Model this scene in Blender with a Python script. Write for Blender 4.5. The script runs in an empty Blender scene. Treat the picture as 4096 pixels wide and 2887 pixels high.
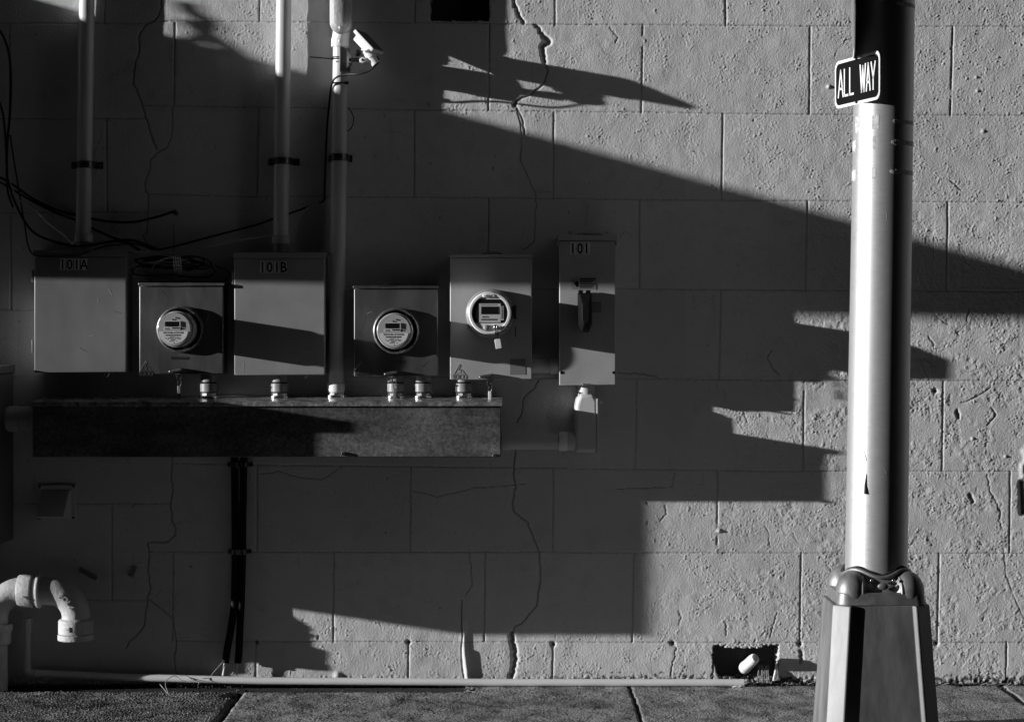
import bpy, bmesh, math, random
import numpy as np
from mathutils import Vector, Matrix

random.seed(7)
SC = bpy.context.scene
COL = SC.collection

# ------------------------------------------------------------------ camera, sky, sun, exposure
S, CX, CY, D, ZC = 0.92e-3, 2048.0, 1350.0, 7.5, 1.274   # metres per photo pixel on the wall plane
cam_d = bpy.data.cameras.new("Camera")
cam = bpy.data.objects.new("Camera", cam_d)
COL.objects.link(cam)
cam.location = (0, -D, ZC)
cam.rotation_euler = (math.radians(90), 0, 0)
cam_d.sensor_width = 36
cam_d.lens = 36 * D / (4096 * S)
cam_d.shift_y = (CY - 1443.5) / 4096
cam_d.clip_start = 0.1
cam_d.clip_end = 500
SC.camera = cam

KX, KZ = 4.5, 0.68                                         # the sun's drift along the wall per metre off it
SUN_EL = math.atan2(KZ, math.hypot(KX, 1))
SUN_ROT = math.atan2(-KX, -1.0)
world = bpy.data.worlds.new("World")
SC.world = world
world.use_nodes = True
wn, wl = world.node_tree.nodes, world.node_tree.links
wn.clear()
sky = wn.new("ShaderNodeTexSky")
sky.sky_type = 'NISHITA'
sky.sun_disc = False
sky.sun_elevation = SUN_EL
sky.sun_rotation = SUN_ROT
bw = wn.new("ShaderNodeRGBToBW")                           # the photograph is black and white
bg = wn.new("ShaderNodeBackground")
bg.inputs[1].default_value = 0.05
wo = wn.new("ShaderNodeOutputWorld")
wl.new(sky.outputs[0], bw.inputs[0]); wl.new(bw.outputs[0], bg.inputs[0]); wl.new(bg.outputs[0], wo.inputs[0])

sd = bpy.data.lights.new("Sun", 'SUN')
sd.energy = 5.0
sd.angle = math.radians(0.53)
sd.color = (1, 1, 1)
sun = bpy.data.objects.new("Sun", sd)
COL.objects.link(sun)
sun.rotation_euler = Vector((KX, 1, -KZ)).to_track_quat('-Z', 'Y').to_euler()

SC.view_settings.view_transform = 'Standard'
SC.view_settings.look = 'None'
SC.view_settings.exposure = 0.35
SC.view_settings.gamma = 1

# ------------------------------------------------------------------ helpers
def W(px, py, t=0.0):
    k = S * (D - t) / D
    return Vector(((px - CX) * k, -t, ZC + (CY - py) * k))

def tag(o, label=None, cat=None, group=None, kind=None):
    if label: o['label'] = label
    if cat: o['category'] = cat
    if group: o['group'] = group
    if kind: o['kind'] = kind
    return o

def empty(name, loc, label, cat, group=None):
    o = bpy.data.objects.new(name, None)
    o.empty_display_size = 0.05
    COL.objects.link(o)
    o.location = loc
    tag(o, label, cat, group)
    return o

def root_loc(p):
    while p.parent: p = p.parent
    return Vector(p.location)

class MB:
    def __init__(s): s.v = []; s.f = []
    def add(s, vs, fs):
        b = len(s.v); s.v += [tuple(v) for v in vs]; s.f += [tuple(b + i for i in f) for f in fs]; return s
    def box(s, x0, x1, y0, y1, z0, z1, M=None):
        vs = [Vector((x, y, z)) for z in (z0, z1) for y in (y0, y1) for x in (x0, x1)]
        if M: vs = [M @ v for v in vs]
        return s.add(vs, [(0, 2, 3, 1), (4, 5, 7, 6), (0, 1, 5, 4), (2, 6, 7, 3), (0, 4, 6, 2), (1, 3, 7, 5)])
    def prism(s, pts, ext):
        ext = Vector(ext); n = len(pts); a = [Vector(p) for p in pts]; b = [p + ext for p in a]
        fs = [tuple(range(n)), tuple(range(2 * n - 1, n - 1, -1))] + [(i, i + n, (i + 1) % n + n, (i + 1) % n) for i in range(n)]
        return s.add(a + b, fs)
    def loft(s, rings, closed_caps=True):
        n = len(rings[0]); vs = [v for r in rings for v in r]; fs = []
        for k in range(len(rings) - 1):
            for i in range(n):
                j = (i + 1) % n
                fs.append((k * n + i, k * n + j, (k + 1) * n + j, (k + 1) * n + i))
        if closed_caps: fs += [tuple(range(n))[::-1], tuple(range((len(rings) - 1) * n, len(rings) * n))]
        return s.add(vs, fs)
    def tube(s, pts, r, n=12, closed=False):
        pts = [Vector(p) for p in pts]; m = len(pts)
        rr = r if isinstance(r, (list, tuple)) else [r] * m
        T = []
        for i in range(m):
            a = pts[(i - 1) % m] if (closed or i > 0) else pts[i]
            b = pts[(i + 1) % m] if (closed or i < m - 1) else pts[i]
            T.append((b - a).normalized())
        u = T[0].orthogonal().normalized(); rings = []
        for i in range(m):
            u = (u - T[i] * u.dot(T[i])).normalized(); w = T[i].cross(u)
            rings.append([pts[i] + (u * math.cos(2 * math.pi * k / n) + w * math.sin(2 * math.pi * k / n)) * rr[i] for k in range(n)])
        if closed: rings.append(rings[0]); return s.loft(rings, False)
        return s.loft(rings)
    def lathe(s, prof, org, axis, n=48):
        org = Vector(org); axis = Vector(axis).normalized(); u = axis.orthogonal().normalized(); w = axis.cross(u)
        rings = [[org + axis * h + (u * math.cos(2 * math.pi * k / n) + w * math.sin(2 * math.pi * k / n)) * max(r, 1e-5) for k in range(n)] for r, h in prof]
        return s.loft(rings)
    def ellipsoid(s, c, rx, ry, rz, n=24, m=14):
        c = Vector(c)
        rings = [[c + Vector((rx * math.cos(2 * math.pi * k / n) * math.cos(a), ry * math.sin(2 * math.pi * k / n) * math.cos(a), rz * math.sin(a))) for k in range(n)]
                 for a in [math.pi * (i / m - .5) * .999 for i in range(m + 1)]]
        return s.loft(rings)

def obj(name, mb, mat, parent=None, bevel=0, smooth=True, label=None, seg=2):
    off = root_loc(parent) if parent else Vector((0, 0, 0))
    me = bpy.data.meshes.new(name)
    me.from_pydata([(x - off.x, y - off.y, z - off.z) for x, y, z in mb.v], [], mb.f)
    bm = bmesh.new(); bm.from_mesh(me)
    bmesh.ops.remove_doubles(bm, verts=bm.verts, dist=1e-6)
    bmesh.ops.recalc_face_normals(bm, faces=bm.faces)
    bm.to_mesh(me); bm.free()
    if smooth:
        me.polygons.foreach_set('use_smooth', [True] * len(me.polygons))
        me.set_sharp_from_angle(angle=math.radians(35))
    me.materials.append(mat)
    o = bpy.data.objects.new(name, me)
    COL.objects.link(o)
    if parent: o.parent = parent
    if bevel:
        b = o.modifiers.new('Bevel', 'BEVEL'); b.width = bevel; b.segments = seg; b.limit_method = 'ANGLE'; b.angle_limit = math.radians(40)
    if label: o['label'] = label
    return o

def spline(pts, n=8):
    P = [Vector(p) for p in pts]; P = [P[0] * 2 - P[1]] + P + [P[-1] * 2 - P[-2]]; out = []
    for i in range(1, len(P) - 2):
        for k in range(n):
            t = k / n
            out.append(0.5 * ((2 * P[i]) + (P[i + 1] - P[i - 1]) * t + (2 * P[i - 1] - 5 * P[i] + 4 * P[i + 1] - P[i + 2]) * t * t + (3 * P[i] - P[i - 1] - 3 * P[i + 1] + P[i + 2]) * t ** 3))
    out.append(P[-2]); return out

def text_mb(mb, s, org, ux, uz, size, ext, sx=1.0, off=0.0, center=True):
    cu = bpy.data.curves.new('t', 'FONT'); cu.body = s; cu.size = 1; cu.extrude = 0; cu.offset = off; cu.resolution_u = 3
    if center: cu.align_x = 'CENTER'
    o = bpy.data.objects.new('t', cu); COL.objects.link(o)
    me = bpy.data.meshes.new_from_object(o.evaluated_get(bpy.context.evaluated_depsgraph_get()))
    ux = Vector(ux).normalized(); uz = Vector(uz).normalized(); nn = ux.cross(uz) * ext
    vs = [Vector(org) + ux * v.co.x * size * sx + uz * v.co.y * size for v in me.vertices]
    fs = [tuple(p.vertices) for p in me.polygons]; n = len(vs)
    edges = {}
    for f in fs:
        for i in range(len(f)):
            e = (f[i], f[(i + 1) % len(f)]); k = tuple(sorted(e)); edges[k] = edges.get(k, []) + [e]
    side = [(e[0][0], e[0][1], e[0][1] + n, e[0][0] + n) for e in edges.values() if len(e) == 1]
    mb.add(vs + [v + nn for v in vs], [tuple(i + n for i in f) for f in fs] + side)
    bpy.data.objects.remove(o); bpy.data.curves.remove(cu); bpy.data.meshes.remove(me)
    return mb

XA, ZA = Vector((1, 0, 0)), Vector((0, 0, 1))

# ------------------------------------------------------------------ materials
def mat(name, col, rough=0.5, metal=0.0, var=0.12, vscale=6.0, bump=0.0, bscale=200.0, rvar=0.1, spec=0.5, streak=None, attr=None, aniso=0, extra=None):
    m = bpy.data.materials.new(name); m.use_nodes = True
    N, L = m.node_tree.nodes, m.node_tree.links
    b = N['Principled BSDF']
    b.inputs['Roughness'].default_value = rough; b.inputs['Metallic'].default_value = metal
    b.inputs['Specular IOR Level'].default_value = spec
    tc = N.new('ShaderNodeTexCoord'); mp = N.new('ShaderNodeMapping'); L.new(tc.outputs['Object'], mp.inputs[0])
    if streak: mp.inputs['Scale'].default_value = streak
    n1 = N.new('ShaderNodeTexNoise'); n1.inputs['Scale'].default_value = vscale; n1.inputs['Detail'].default_value = 8; n1.inputs['Roughness'].default_value = .65
    L.new(mp.outputs[0], n1.inputs['Vector'])
    mr = N.new('ShaderNodeMapRange'); mr.inputs[1].default_value = .3; mr.inputs[2].default_value = .7
    mr.inputs[3].default_value = col * (1 - var); mr.inputs[4].default_value = col * (1 + var)
    L.new(n1.outputs[0], mr.inputs[0])
    out = mr.outputs[0]
    if attr:
        at = N.new('ShaderNodeAttribute'); at.attribute_name = attr
        mx = N.new('ShaderNodeMath'); mx.operation = 'MULTIPLY_ADD'; mx.inputs[1].default_value = -.75; mx.inputs[2].default_value = 1
        L.new(at.outputs['Fac'], mx.inputs[0])
        m2 = N.new('ShaderNodeMath'); m2.operation = 'MULTIPLY'; L.new(out, m2.inputs[0]); L.new(mx.outputs[0], m2.inputs[1]); out = m2.outputs[0]
    if extra: out = extra(N, L, tc, out)
    L.new(out, b.inputs['Base Color'])
    r2 = N.new('ShaderNodeMapRange'); r2.inputs[1].default_value = .3; r2.inputs[2].default_value = .7
    r2.inputs[3].default_value = max(rough - rvar, .03); r2.inputs[4].default_value = min(rough + rvar, 1)
    L.new(n1.outputs[0], r2.inputs[0]); L.new(r2.outputs[0], b.inputs['Roughness'])
    if bump:
        n2 = N.new('ShaderNodeTexNoise'); n2.inputs['Scale'].default_value = bscale; n2.inputs['Detail'].default_value = 4
        L.new(mp.outputs[0], n2.inputs['Vector'])
        bp = N.new('ShaderNodeBump'); bp.inputs['Strength'].default_value = 1; bp.inputs['Distance'].default_value = bump
        L.new(n2.outputs[0], bp.inputs['Height']); L.new(bp.outputs[0], b.inputs['Normal'])
    if aniso: b.inputs['Anisotropic'].default_value = aniso
    return m

def mottle(lo, hi, scale, fac=.6):
    def f(N, L, tc, out):
        v = N.new('ShaderNodeTexVoronoi'); v.inputs['Scale'].default_value = scale; L.new(tc.outputs['Object'], v.inputs['Vector'])
        n = N.new('ShaderNodeTexNoise'); n.inputs['Scale'].default_value = scale * 1.7; n.inputs['Detail'].default_value = 6; L.new(tc.outputs['Object'], n.inputs['Vector'])
        a = N.new('ShaderNodeMath'); a.operation = 'MULTIPLY'; L.new(v.outputs['Color'], a.inputs[0]); L.new(n.outputs[0], a.inputs[1])
        r = N.new('ShaderNodeMapRange'); r.inputs[1].default_value = .05; r.inputs[2].default_value = .55; r.inputs[3].default_value = lo; r.inputs[4].default_value = hi
        L.new(a.outputs[0], r.inputs[0])
        m = N.new('ShaderNodeMath'); m.operation = 'MULTIPLY'; L.new(out, m.inputs[0]); L.new(r.outputs[0], m.inputs[1]); return m.outputs[0]
    return f

M_WALL = mat('stucco', .62, .85, var=.07, vscale=3, bump=.0016, bscale=300, attr='dirt_shade', spec=.2)
M_CONC = mat('concrete', .33, .9, var=.28, vscale=4, bump=.004, bscale=230, attr='dirt_shade', spec=.2)
M_ROAD = mat('asphalt', .035, .95, var=.3, vscale=30, bump=.003, bscale=120)
M_PVC = mat('pvc', .55, .42, var=.06, vscale=5, bump=.0002, bscale=60)
M_SLEEVE = mat('grimy_shaded_pvc', .24, .45, var=.3, vscale=25)  # PVC darkened for the shade under the boxes, with some grime
M_WHITE = mat('white_plastic', .75, .35, var=.05)
M_IRON = mat('painted_iron', .46, .55, var=.22, vscale=14, bump=.0018, bscale=90)
M_PAINT = mat('grey_enamel', .17, .40, var=.16, vscale=5, streak=(1, 1, .6), rvar=.1)
M_PAINT2 = mat('light_grey_enamel', .26, .38, var=.14, vscale=5)
M_PAINT3 = mat('pale_enamel', .36, .36, var=.12, vscale=6)
M_STEEL = mat('brushed_steel', .15, .42, metal=.78, var=.22, vscale=9, streak=(1, 1, .35), rvar=.08)
M_GALV = mat('galvanised', .13, .42, metal=.35, var=.55, vscale=5, streak=(.6, 1, 2.2), rvar=.12, extra=mottle(.62, 1.45, 110))
M_CAB = mat('cabinet_paint', .10, .5, var=.15, vscale=5)
M_BLACK = mat('black_rubber', .006, .6, var=.2, spec=.12)
M_DKMETAL = mat('dark_metal', .10, .32, metal=.8, var=.2, vscale=30)
M_CHROME = mat('bright_metal', .7, .2, metal=1, var=.1, vscale=40)
M_ALU = mat('brushed_aluminium', .47, .45, metal=.60, var=.07, vscale=60, streak=(.6, .6, 7), bump=.00005, bscale=120, rvar=.06)
M_CAST = mat('cast_aluminium', .24, .50, metal=.55, var=.3, vscale=22, bump=.0003, bscale=240, rvar=.08)
M_BASE = mat('painted_aluminium', .22, .60, metal=.60, var=.30, vscale=16, streak=(1, 1, .25), bump=.0002, bscale=260)
M_TAPE2 = mat('pale_residue', .9, .8, var=.2, vscale=60)
M_TAPE = mat('adhesive', .48, .8, var=.45, vscale=60, bump=.0006, bscale=150)
M_SIGNB = mat('sign_black', .004, .6, var=.1, spec=.08)
M_SIGNW = mat('sign_white', .68, .5, var=.06)
M_CABLE = mat('cable', .010, .5, var=.2, spec=.25)
M_STRING = mat('grey_string', .55, .8, var=.1)
M_DARK = mat('dark_void', .012, .9, var=.3, vscale=40)
M_LABEL = mat('label_paper', .85, .5, var=.08, vscale=30)
M_FACE = mat('meter_face', .50, .4, var=.05)
M_TAR = mat('tar', .02, .65, var=.5, vscale=80, bump=.003, bscale=260)
M_DIRT = mat('soil', .045, .9, var=.5, vscale=50)
M_TWIG = mat('dry_twig', .3, .8, var=.3, vscale=50)
M_FOAM = mat('foam', .75, .8, var=.1, vscale=60, bump=.002, bscale=120)

def glass_mat():
    m = bpy.data.materials.new('clear_cover'); m.use_nodes = True
    N, L = m.node_tree.nodes, m.node_tree.links; N.clear()
    o = N.new('ShaderNodeOutputMaterial'); mx = N.new('ShaderNodeMixShader'); tr = N.new('ShaderNodeBsdfTransparent'); gl = N.new('ShaderNodeBsdfGlossy')
    tr.inputs[0].default_value = (.93, .93, .93, 1); gl.inputs['Roughness'].default_value = .12
    mx.inputs[0].default_value = .09
    L.new(tr.outputs[0], mx.inputs[1]); L.new(gl.outputs[0], mx.inputs[2]); L.new(mx.outputs[0], o.inputs[0])
    return m
M_GLASS = glass_mat()

# ------------------------------------------------------------------ height fields
def sstep(a, b, x):
    t = np.clip((x - a) / (b - a), 0, 1); return t * t * (3 - 2 * t)

def band(shape, step, l0, l1, seed):
    rng = np.random.default_rng(seed)
    F = np.fft.rfft2(rng.standard_normal(shape))
    fy = np.fft.fftfreq(shape[0], step)[:, None]; fx = np.fft.rfftfreq(shape[1], step)[None, :]
    f = np.hypot(fx, fy) + 1e-6
    fc = math.sqrt(1 / l0 / l1); s = abs(math.log(l1 / l0)) / 2
    r = np.fft.irfft2(F * np.exp(-.5 * (np.log(f / fc) / s) ** 2), s=shape)
    return r / r.std()

def grid_mesh(name, us, vs, P, attr, m):
    nu, nv = len(us), len(vs)
    me = bpy.data.meshes.new(name)
    me.vertices.add(nu * nv); me.vertices.foreach_set('co', P.reshape(-1).astype(np.float32))
    i = np.arange(nu - 1)[None, :]; j = np.arange(nv - 1)[:, None]
    a = (j * nu + i).reshape(-1)
    q = np.stack([a, a + 1, a + nu + 1, a + nu], 1).reshape(-1)
    nf = len(a)
    me.loops.add(nf * 4); me.loops.foreach_set('vertex_index', q.astype(np.int32))
    me.polygons.add(nf); me.polygons.foreach_set('loop_start', np.arange(0, nf * 4, 4, dtype=np.int32))
    me.polygons.foreach_set('use_smooth', np.ones(nf, bool))
    me.update(calc_edges=True)
    at = me.attributes.new('dirt_shade', 'FLOAT', 'POINT'); at.data.foreach_set('value', attr.reshape(-1).astype(np.float32))
    me.materials.append(m)
    o = bpy.data.objects.new(name, me); COL.objects.link(o); return o

class Field:
    def __init__(s, u0, u1, v0, v1, step):
        s.st = step; s.u = np.arange(u0, u1, step); s.v = np.arange(v0, v1, step)
        s.h = np.zeros((len(s.v), len(s.u))); s.d = np.zeros_like(s.h); s.U, s.V = np.meshgrid(s.u, s.v)
    def seg(s, a, b, w, depth, dirt_shade=1.0, mod=None):
        pad = w * 3 + s.st * 2
        iu = slice(*np.searchsorted(s.u, [min(a[0], b[0]) - pad, max(a[0], b[0]) + pad])); iv = slice(*np.searchsorted(s.v, [min(a[1], b[1]) - pad, max(a[1], b[1]) + pad]))
        U, V = s.U[iv, iu], s.V[iv, iu]
        if U.size == 0: return
        dx, dy = b[0] - a[0], b[1] - a[1]; L2 = dx * dx + dy * dy + 1e-12
        t = np.clip(((U - a[0]) * dx + (V - a[1]) * dy) / L2, 0, 1)
        dd = np.hypot(U - a[0] - t * dx, V - a[1] - t * dy)
        g = np.exp(-(dd / w) ** 2)
        if mod is not None: g = g * mod[iv, iu]
        if depth > 0: s.h[iv, iu] = np.minimum(s.h[iv, iu], -g * depth + np.where(g > .02, 0, s.h[iv, iu]) * 0 + s.h[iv, iu] * (1 - g))
        else: s.h[iv, iu] = np.maximum(s.h[iv, iu], -g * depth)
        s.d[iv, iu] = np.maximum(s.d[iv, iu], g * dirt_shade)
    def poly(s, pts, w, depth, dirt_shade=1.0, mod=None, jit=0.0, sub=1):
        rng = random.Random(int(abs(pts[0][0]) * 1e4) + len(pts)); q = []
        for a, b in zip(pts[:-1], pts[1:]):
            for k in range(sub):
                t = k / sub; j = jit if (q and sub > 1) else 0
                q.append((a[0] + (b[0] - a[0]) * t + rng.uniform(-j, j), a[1] + (b[1] - a[1]) * t + rng.uniform(-j, j)))
        q.append(pts[-1])
        for a, b in zip(q[:-1], q[1:]): s.seg(a, b, w, depth, dirt_shade, mod)

def wp(*c): return [((x - CX) * S, ZC + (CY - y) * S) for x, y in zip(c[::2], c[1::2])]

STEP = .003
F = Field(-2.28, 2.28, 0.0, 2.70, STEP)
sh = F.h.shape
PX = F.U / S + CX; PY = CY - (F.V - ZC) / S
m1 = sstep(-.6, 1.3, band(sh, STEP, .12, .4, 3) + .8 * sstep(2600, 3900, PX) * (1 - .6 * sstep(1100, 1700, PY)))
m2 = sstep(.1, 1.0, band(sh, STEP, .12, .35, 4) + .8 * sstep(2500, 3600, PX) * sstep(500, 1000, PY)) * (.18 + .82 * sstep(650, 1200, PY) * sstep(2500, 3100, PX))
fine = band(sh, STEP, .0066, .0108, 5); med = band(sh, STEP, .016, .035, 6)
m12 = band(sh, STEP, .009, .017, 51); cl = sstep(-.4, 1.4, band(sh, STEP, .03, .09, 52))
grain = .13 * fine + .17 * m12 + .16 * m12 * np.abs(fine) + .13 * med
grain = np.where(grain < 0, grain * .5, grain * 1.15)
F.h += 1e-3 * ((.45 + 1.25 * m1 * (.35 + .9 * cl)) * grain + .35 * band(sh, STEP, .1, .4, 7))
n = band(sh, STEP, .03, .09, 8) + .35 * band(sh, STEP, .01, .02, 9)
F.h += (.0009 * sstep(.85, .93, n) - .0010 * sstep(1.35, 1.42, -n)) * m2
n = band(sh, STEP, .02, .05, 18) + .3 * fine
F.h += -.0006 * sstep(2.1, 2.4, n) * (.3 + .7 * m1)
# a few ragged flake edges
n = np.abs(band(sh, STEP, .06, .16, 10) + .25 * band(sh, STEP, .012, .03, 11))
fl = (1 - sstep(.03, .09, n)) * sstep(.5, 1.0, band(sh, STEP, .08, .2, 12)) * m2
F.h -= .0010 * fl; F.d += .35 * fl
mj = np.clip(.85 + .25 * band(sh, STEP, .015, .05, 13), .3, 1.2); mjv = np.clip(.95 + .12 * band(sh, STEP, .015, .05, 14), .5, 1.2)
for c in [(-300, 95, 590, 95), (600, 85, 1040, 88, 1700, 92, 2048, 97, 3072, 105, 4500, 109),
          (-300, 475, 583, 475), (572, 423, 1024, 431, 1700, 440, 2048, 445, 2600, 450, 3072, 457, 4500, 466),
          (-300, 850, 590, 850), (600, 777, 1024, 786, 1400, 788, 2048, 793, 2566, 799, 3072, 804, 4500, 812),
          (-300, 1238, 300, 1240), (1000, 1142, 2048, 1155, 2566, 1157, 3072, 1160, 4500, 1168),
          (1400, 1505, 2450, 1513, 3072, 1520, 3600, 1522, 3950, 1523, 4500, 1525),
          (700, 1852, 1024, 1858, 2048, 1869, 2540, 1876, 3072, 1883, 4500, 1885),
          (-300, 2016, 680, 2012), (600, 2206, 1024, 2206, 2048, 2207, 3072, 2212, 4500, 2213), (-300, 2400, 590, 2400),
          (700, 2560, 1024, 2563, 2048, 2567, 3072, 2569, 4500, 2568)]:
    F.poly(wp(*c), .0022, .0030, .60, mj, jit=.0008, sub=18)
for c in [(420, 0, 418, 95), (1040, -100, 1038, 88), (1660, -100, 1658, 92), (2221, -100, 2220, 103), (2901, -100, 2903, 105),
          (38, 95, 38, 475), (700, 90, 695, 425), (1957, 95, 1955, 445), (2572, 100, 2566, 452), (3241, 105, 3238, 457), (3812, 107, 3802, 463),
          (425, 475, 428, 850), (1035, 431, 1031, 786), (1658, 440, 1655, 790), (2216, 450, 2213, 797), (2892, 455, 2887, 803), (3500, 460, 3496, 806), (4250, 464, 4246, 810),
          (1954, 793, 1952, 1010), (2558, 800, 2556, 1155), (3231, 806, 3224, 1160), (3792, 808, 3788, 1165), (44, 850, 44, 1238), (692, 900, 690, 1140),
          (2884, 1157, 2878, 1515), (2546, 1518, 2542, 1875), (3217, 1522, 3214, 1880), (3774, 1525, 3768, 1880),
          (1028, 1858, 1027, 2205), (1643, 1866, 1641, 2206), (2213, 1872, 2211, 2206), (2872, 1880, 2868, 2210), (4042, 1886, 4038, 2210), (448, 2012, 447, 2400),
          (692, 2215, 690, 2560), (1336, 2207, 1334, 2567), (1941, 2210, 1938, 2565), (2536, 2212, 2530, 2567), (3205, 2214, 3199, 2569), (3757, 2212, 3750, 2569),
          (1024, 2565, 1024, 2735), (1634, 2567, 1634, 2735), (2213, 2570, 2210, 2735), (4027, 2566, 4026, 2735)]:
    F.poly(wp(*c), .0026, .0042, .60, mjv, jit=.0008, sub=8)
for c, w, dp in [
    ((643, -60, 645, 35, 618, 85, 588, 95, 560, 130, 553, 150, 557, 200, 541, 250, 533, 310, 535, 340, 553, 380, 570, 424, 583, 475, 597, 520, 610, 560, 628, 600), .0022, .004),
    ((688, 430, 690, 500, 688, 540, 670, 590, 628, 612, 602, 638, 600, 680, 580, 722, 579, 765, 594, 780, 590, 840, 586, 935, 570, 945, 590, 980), .0018, .003),
    ((700, 1800, 690, 1830, 686, 1900, 692, 1960, 682, 2005, 688, 2080, 702, 2110, 698, 2140, 670, 2165, 593, 2170, 595, 2220, 593, 2290, 602, 2350, 588, 2400, 580, 2480, 568, 2520, 520, 2560, 505, 2590), .0022, .0035),
    ((592, 2395, 640, 2430, 690, 2475, 700, 2530, 706, 2570, 697, 2640, 705, 2700), .0018, .003),
    ((2050, -40, 2056, 20, 2075, 60, 2098, 96), .006, .010), ((2098, 96, 2140, 102, 2152, 110), .003, .004),
    ((2145, 104, 2165, 130, 2178, 150), .006, .010), ((2178, 150, 2196, 168, 2170, 184), .009, .014), ((2168, 184, 2172, 215, 2180, 250), .007, .012),
    ((2180, 250, 2190, 290, 2172, 340, 2120, 380, 2085, 395, 2062, 408), .0028, .005), ((2062, 408, 2058, 425), .006, .009),
    ((2062, 425, 2078, 470, 2086, 540, 2084, 600), .0032, .005), ((2066, 425, 2090, 480, 2098, 540), .0026, .004),
    ((2084, 600, 2080, 640, 2093, 665, 2120, 725, 2145, 790, 2140, 860, 2138, 960, 2120, 985, 2090, 1000), .0018, .003),
    ((2155, 1520, 2130, 1560, 2090, 1590, 2090, 1640, 2068, 1690), .0018, .003),
    ((2062, 1800, 2055, 1880, 2062, 1950, 2050, 2000, 2055, 2040, 2110, 2090, 2130, 2140, 2155, 2210, 2163, 2290, 2155, 2360, 2148, 2420, 2100, 2480, 2062, 2505, 2050, 2530), .0024, .004),
    ((2050, 2530, 2048, 2562, 2058, 2595, 2060, 2640, 2050, 2690, 2040, 2725), .009, .012),
    ((1880, 2210, 1887, 2300, 1889, 2340, 1862, 2380), .0016, .003),
    ((1040, 1896, 1120, 1885, 1200, 1910, 1290, 1915, 1370, 1865), .0014, .0025), ((1640, 1960, 1750, 1985, 1800, 1975, 1900, 1950, 2100, 1935), .0014, .0025),
    ((2460, 1954, 2600, 1952, 2690, 1948, 2700, 1890), .0012, .002), ((2470, 1490, 2560, 1495, 2630, 1508), .0022, .003), ((3060, 2100, 3076, 2130, 3080, 2180), .0016, .002),
    ((2660, 2020, 2664, 2055, 2640, 2085), .0035, .004), ((2700, 2574, 2704, 2600, 2692, 2650, 2685, 2705), .004, .006),
    ((2898, 2478, 2905, 2505, 2904, 2540), .005, .006), ((3108, 2452, 3095, 2490, 3082, 2545), .004, .004), ((2716, 2440, 2725, 2470, 2718, 2500), .003, .003),
    ((3950, 1896, 3960, 1960, 3985, 2010, 4002, 2050, 3998, 2080, 4012, 2120), .003, .0035), ((3880, 1975, 3890, 2010), .006, .006),
    ((3965, 1630, 3985, 1660, 3950, 1700), .0025, .003), ((3960, 1552, 3900, 1590, 3845, 1610), .002, .0025), ((3830, 1640, 3832, 1670), .006, .007),
    ((3745, 1262, 3772, 1285, 3795, 1298), .003, .0035), ((3878, 1235, 3868, 1290, 3830, 1330), .002, .0025), ((3715, 1345, 3735, 1385), .004, .004),
    ((3800, 722, 3845, 760), .002, .0025), ((2440, 110, 2470, 150, 2460, 175), .003, .004), ((3202, 2600, 3208, 2630, 3200, 2650), .006, .006),
    ((4015, 2200, 4025, 2300, 4060, 2400, 4100, 2480), .0016, .002), ((3090, 1400, 3070, 1430, 3095, 1480, 3120, 1500), .002, .0025), ((2975, 1650, 2990, 1690), .003, .003)]:
    big = w >= .006
    if big: F.poly(wp(*c), w * .7, dp * .8, 1.0, None, jit=.0042, sub=9)
    elif w >= .003: F.poly(wp(*c), .0019, .0022, .7, None, jit=.0035, sub=6)
    else: F.poly(wp(*c), w, dp, 1.0, None, jit=.0024, sub=5)
for x, y, r in [(1634, 2566, 9), (2213, 2574, 9), (2690, 2570, 9), (3199, 2573, 9), (1026, 2566, 8), (2730, 300, 0), (700, 852, 10), (3740, 1562, 9), (3745, 2570, 8)]:
    if r: F.poly(wp(x - 1, y, x + 1, y + 2), r * S * .8, .015, 1.2)
rr = random.Random(5)
for k in range(46):
    x, y = rr.uniform(100, 4090), rr.uniform(20, 2700); r = rr.uniform(2, 3.5)
    F.poly(wp(x, y, x + rr.uniform(-6, 6), y + rr.uniform(-12, 12)), r * S, rr.uniform(.0015, .004), .8)
for x, y, r, hgt in [(2876, 2122, 7, .008), (3910, 365, 5, .005), (3890, 1754, 5, .005), (4022, 1825, 5, .005), (3933, 525, 7, .004), (3315, 348, 6, .008), (3905, 310, 4, .004), (1350, 2700, 14, .008), (2650, 770, 8, .004)]:
    F.poly(wp(x - 1, y, x + 1, y), r * S, -hgt, 0)
for k in range(90):
    x, y = rr.uniform(1900, 4090), rr.uniform(20, 2700); a = rr.uniform(0, 6.3)
    F.poly(wp(x, y, x + 9 * math.cos(a), y + 9 * math.sin(a), x + 15 * math.cos(a + .8), y + 15 * math.sin(a + .8)), .0026, -rr.uniform(.0008, .002), 0)
# caulked rib running up from the pavement
F.poly(wp(1856, 2390, 1858, 2480), .006, -.003, 0); F.poly(wp(1856, 2480, 1856, 2560, 1860, 2640), .009, -.008, 0); F.poly(wp(1858, 2600, 1868, 2680, 1872, 2735), .011, -.013, 0)
F.poly(wp(1848, 2400, 1846, 2480, 1850, 2540, 1845, 2600, 1852, 2680, 1860, 2735), .0022, .004, 1, None, .001, 3)
F.poly(wp(4110, 1790, 4092, 1850, 4088, 1960, 4096, 2060), .010, -.006, .2, None, .008, 6); F.poly(wp(4088, 1930, 4094, 2050), .010, .02, 1)
lowrough = sstep(2690, 2735, PY)
F.h += lowrough * .0012 * med; F.d = np.maximum(F.d, 1.15 * sstep(2704, 2722, PY + 14 * band(sh, STEP, .02, .07, 31) + 5 * fine) * (.25 + .75 * sstep(2000, 2400, PX)))
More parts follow.
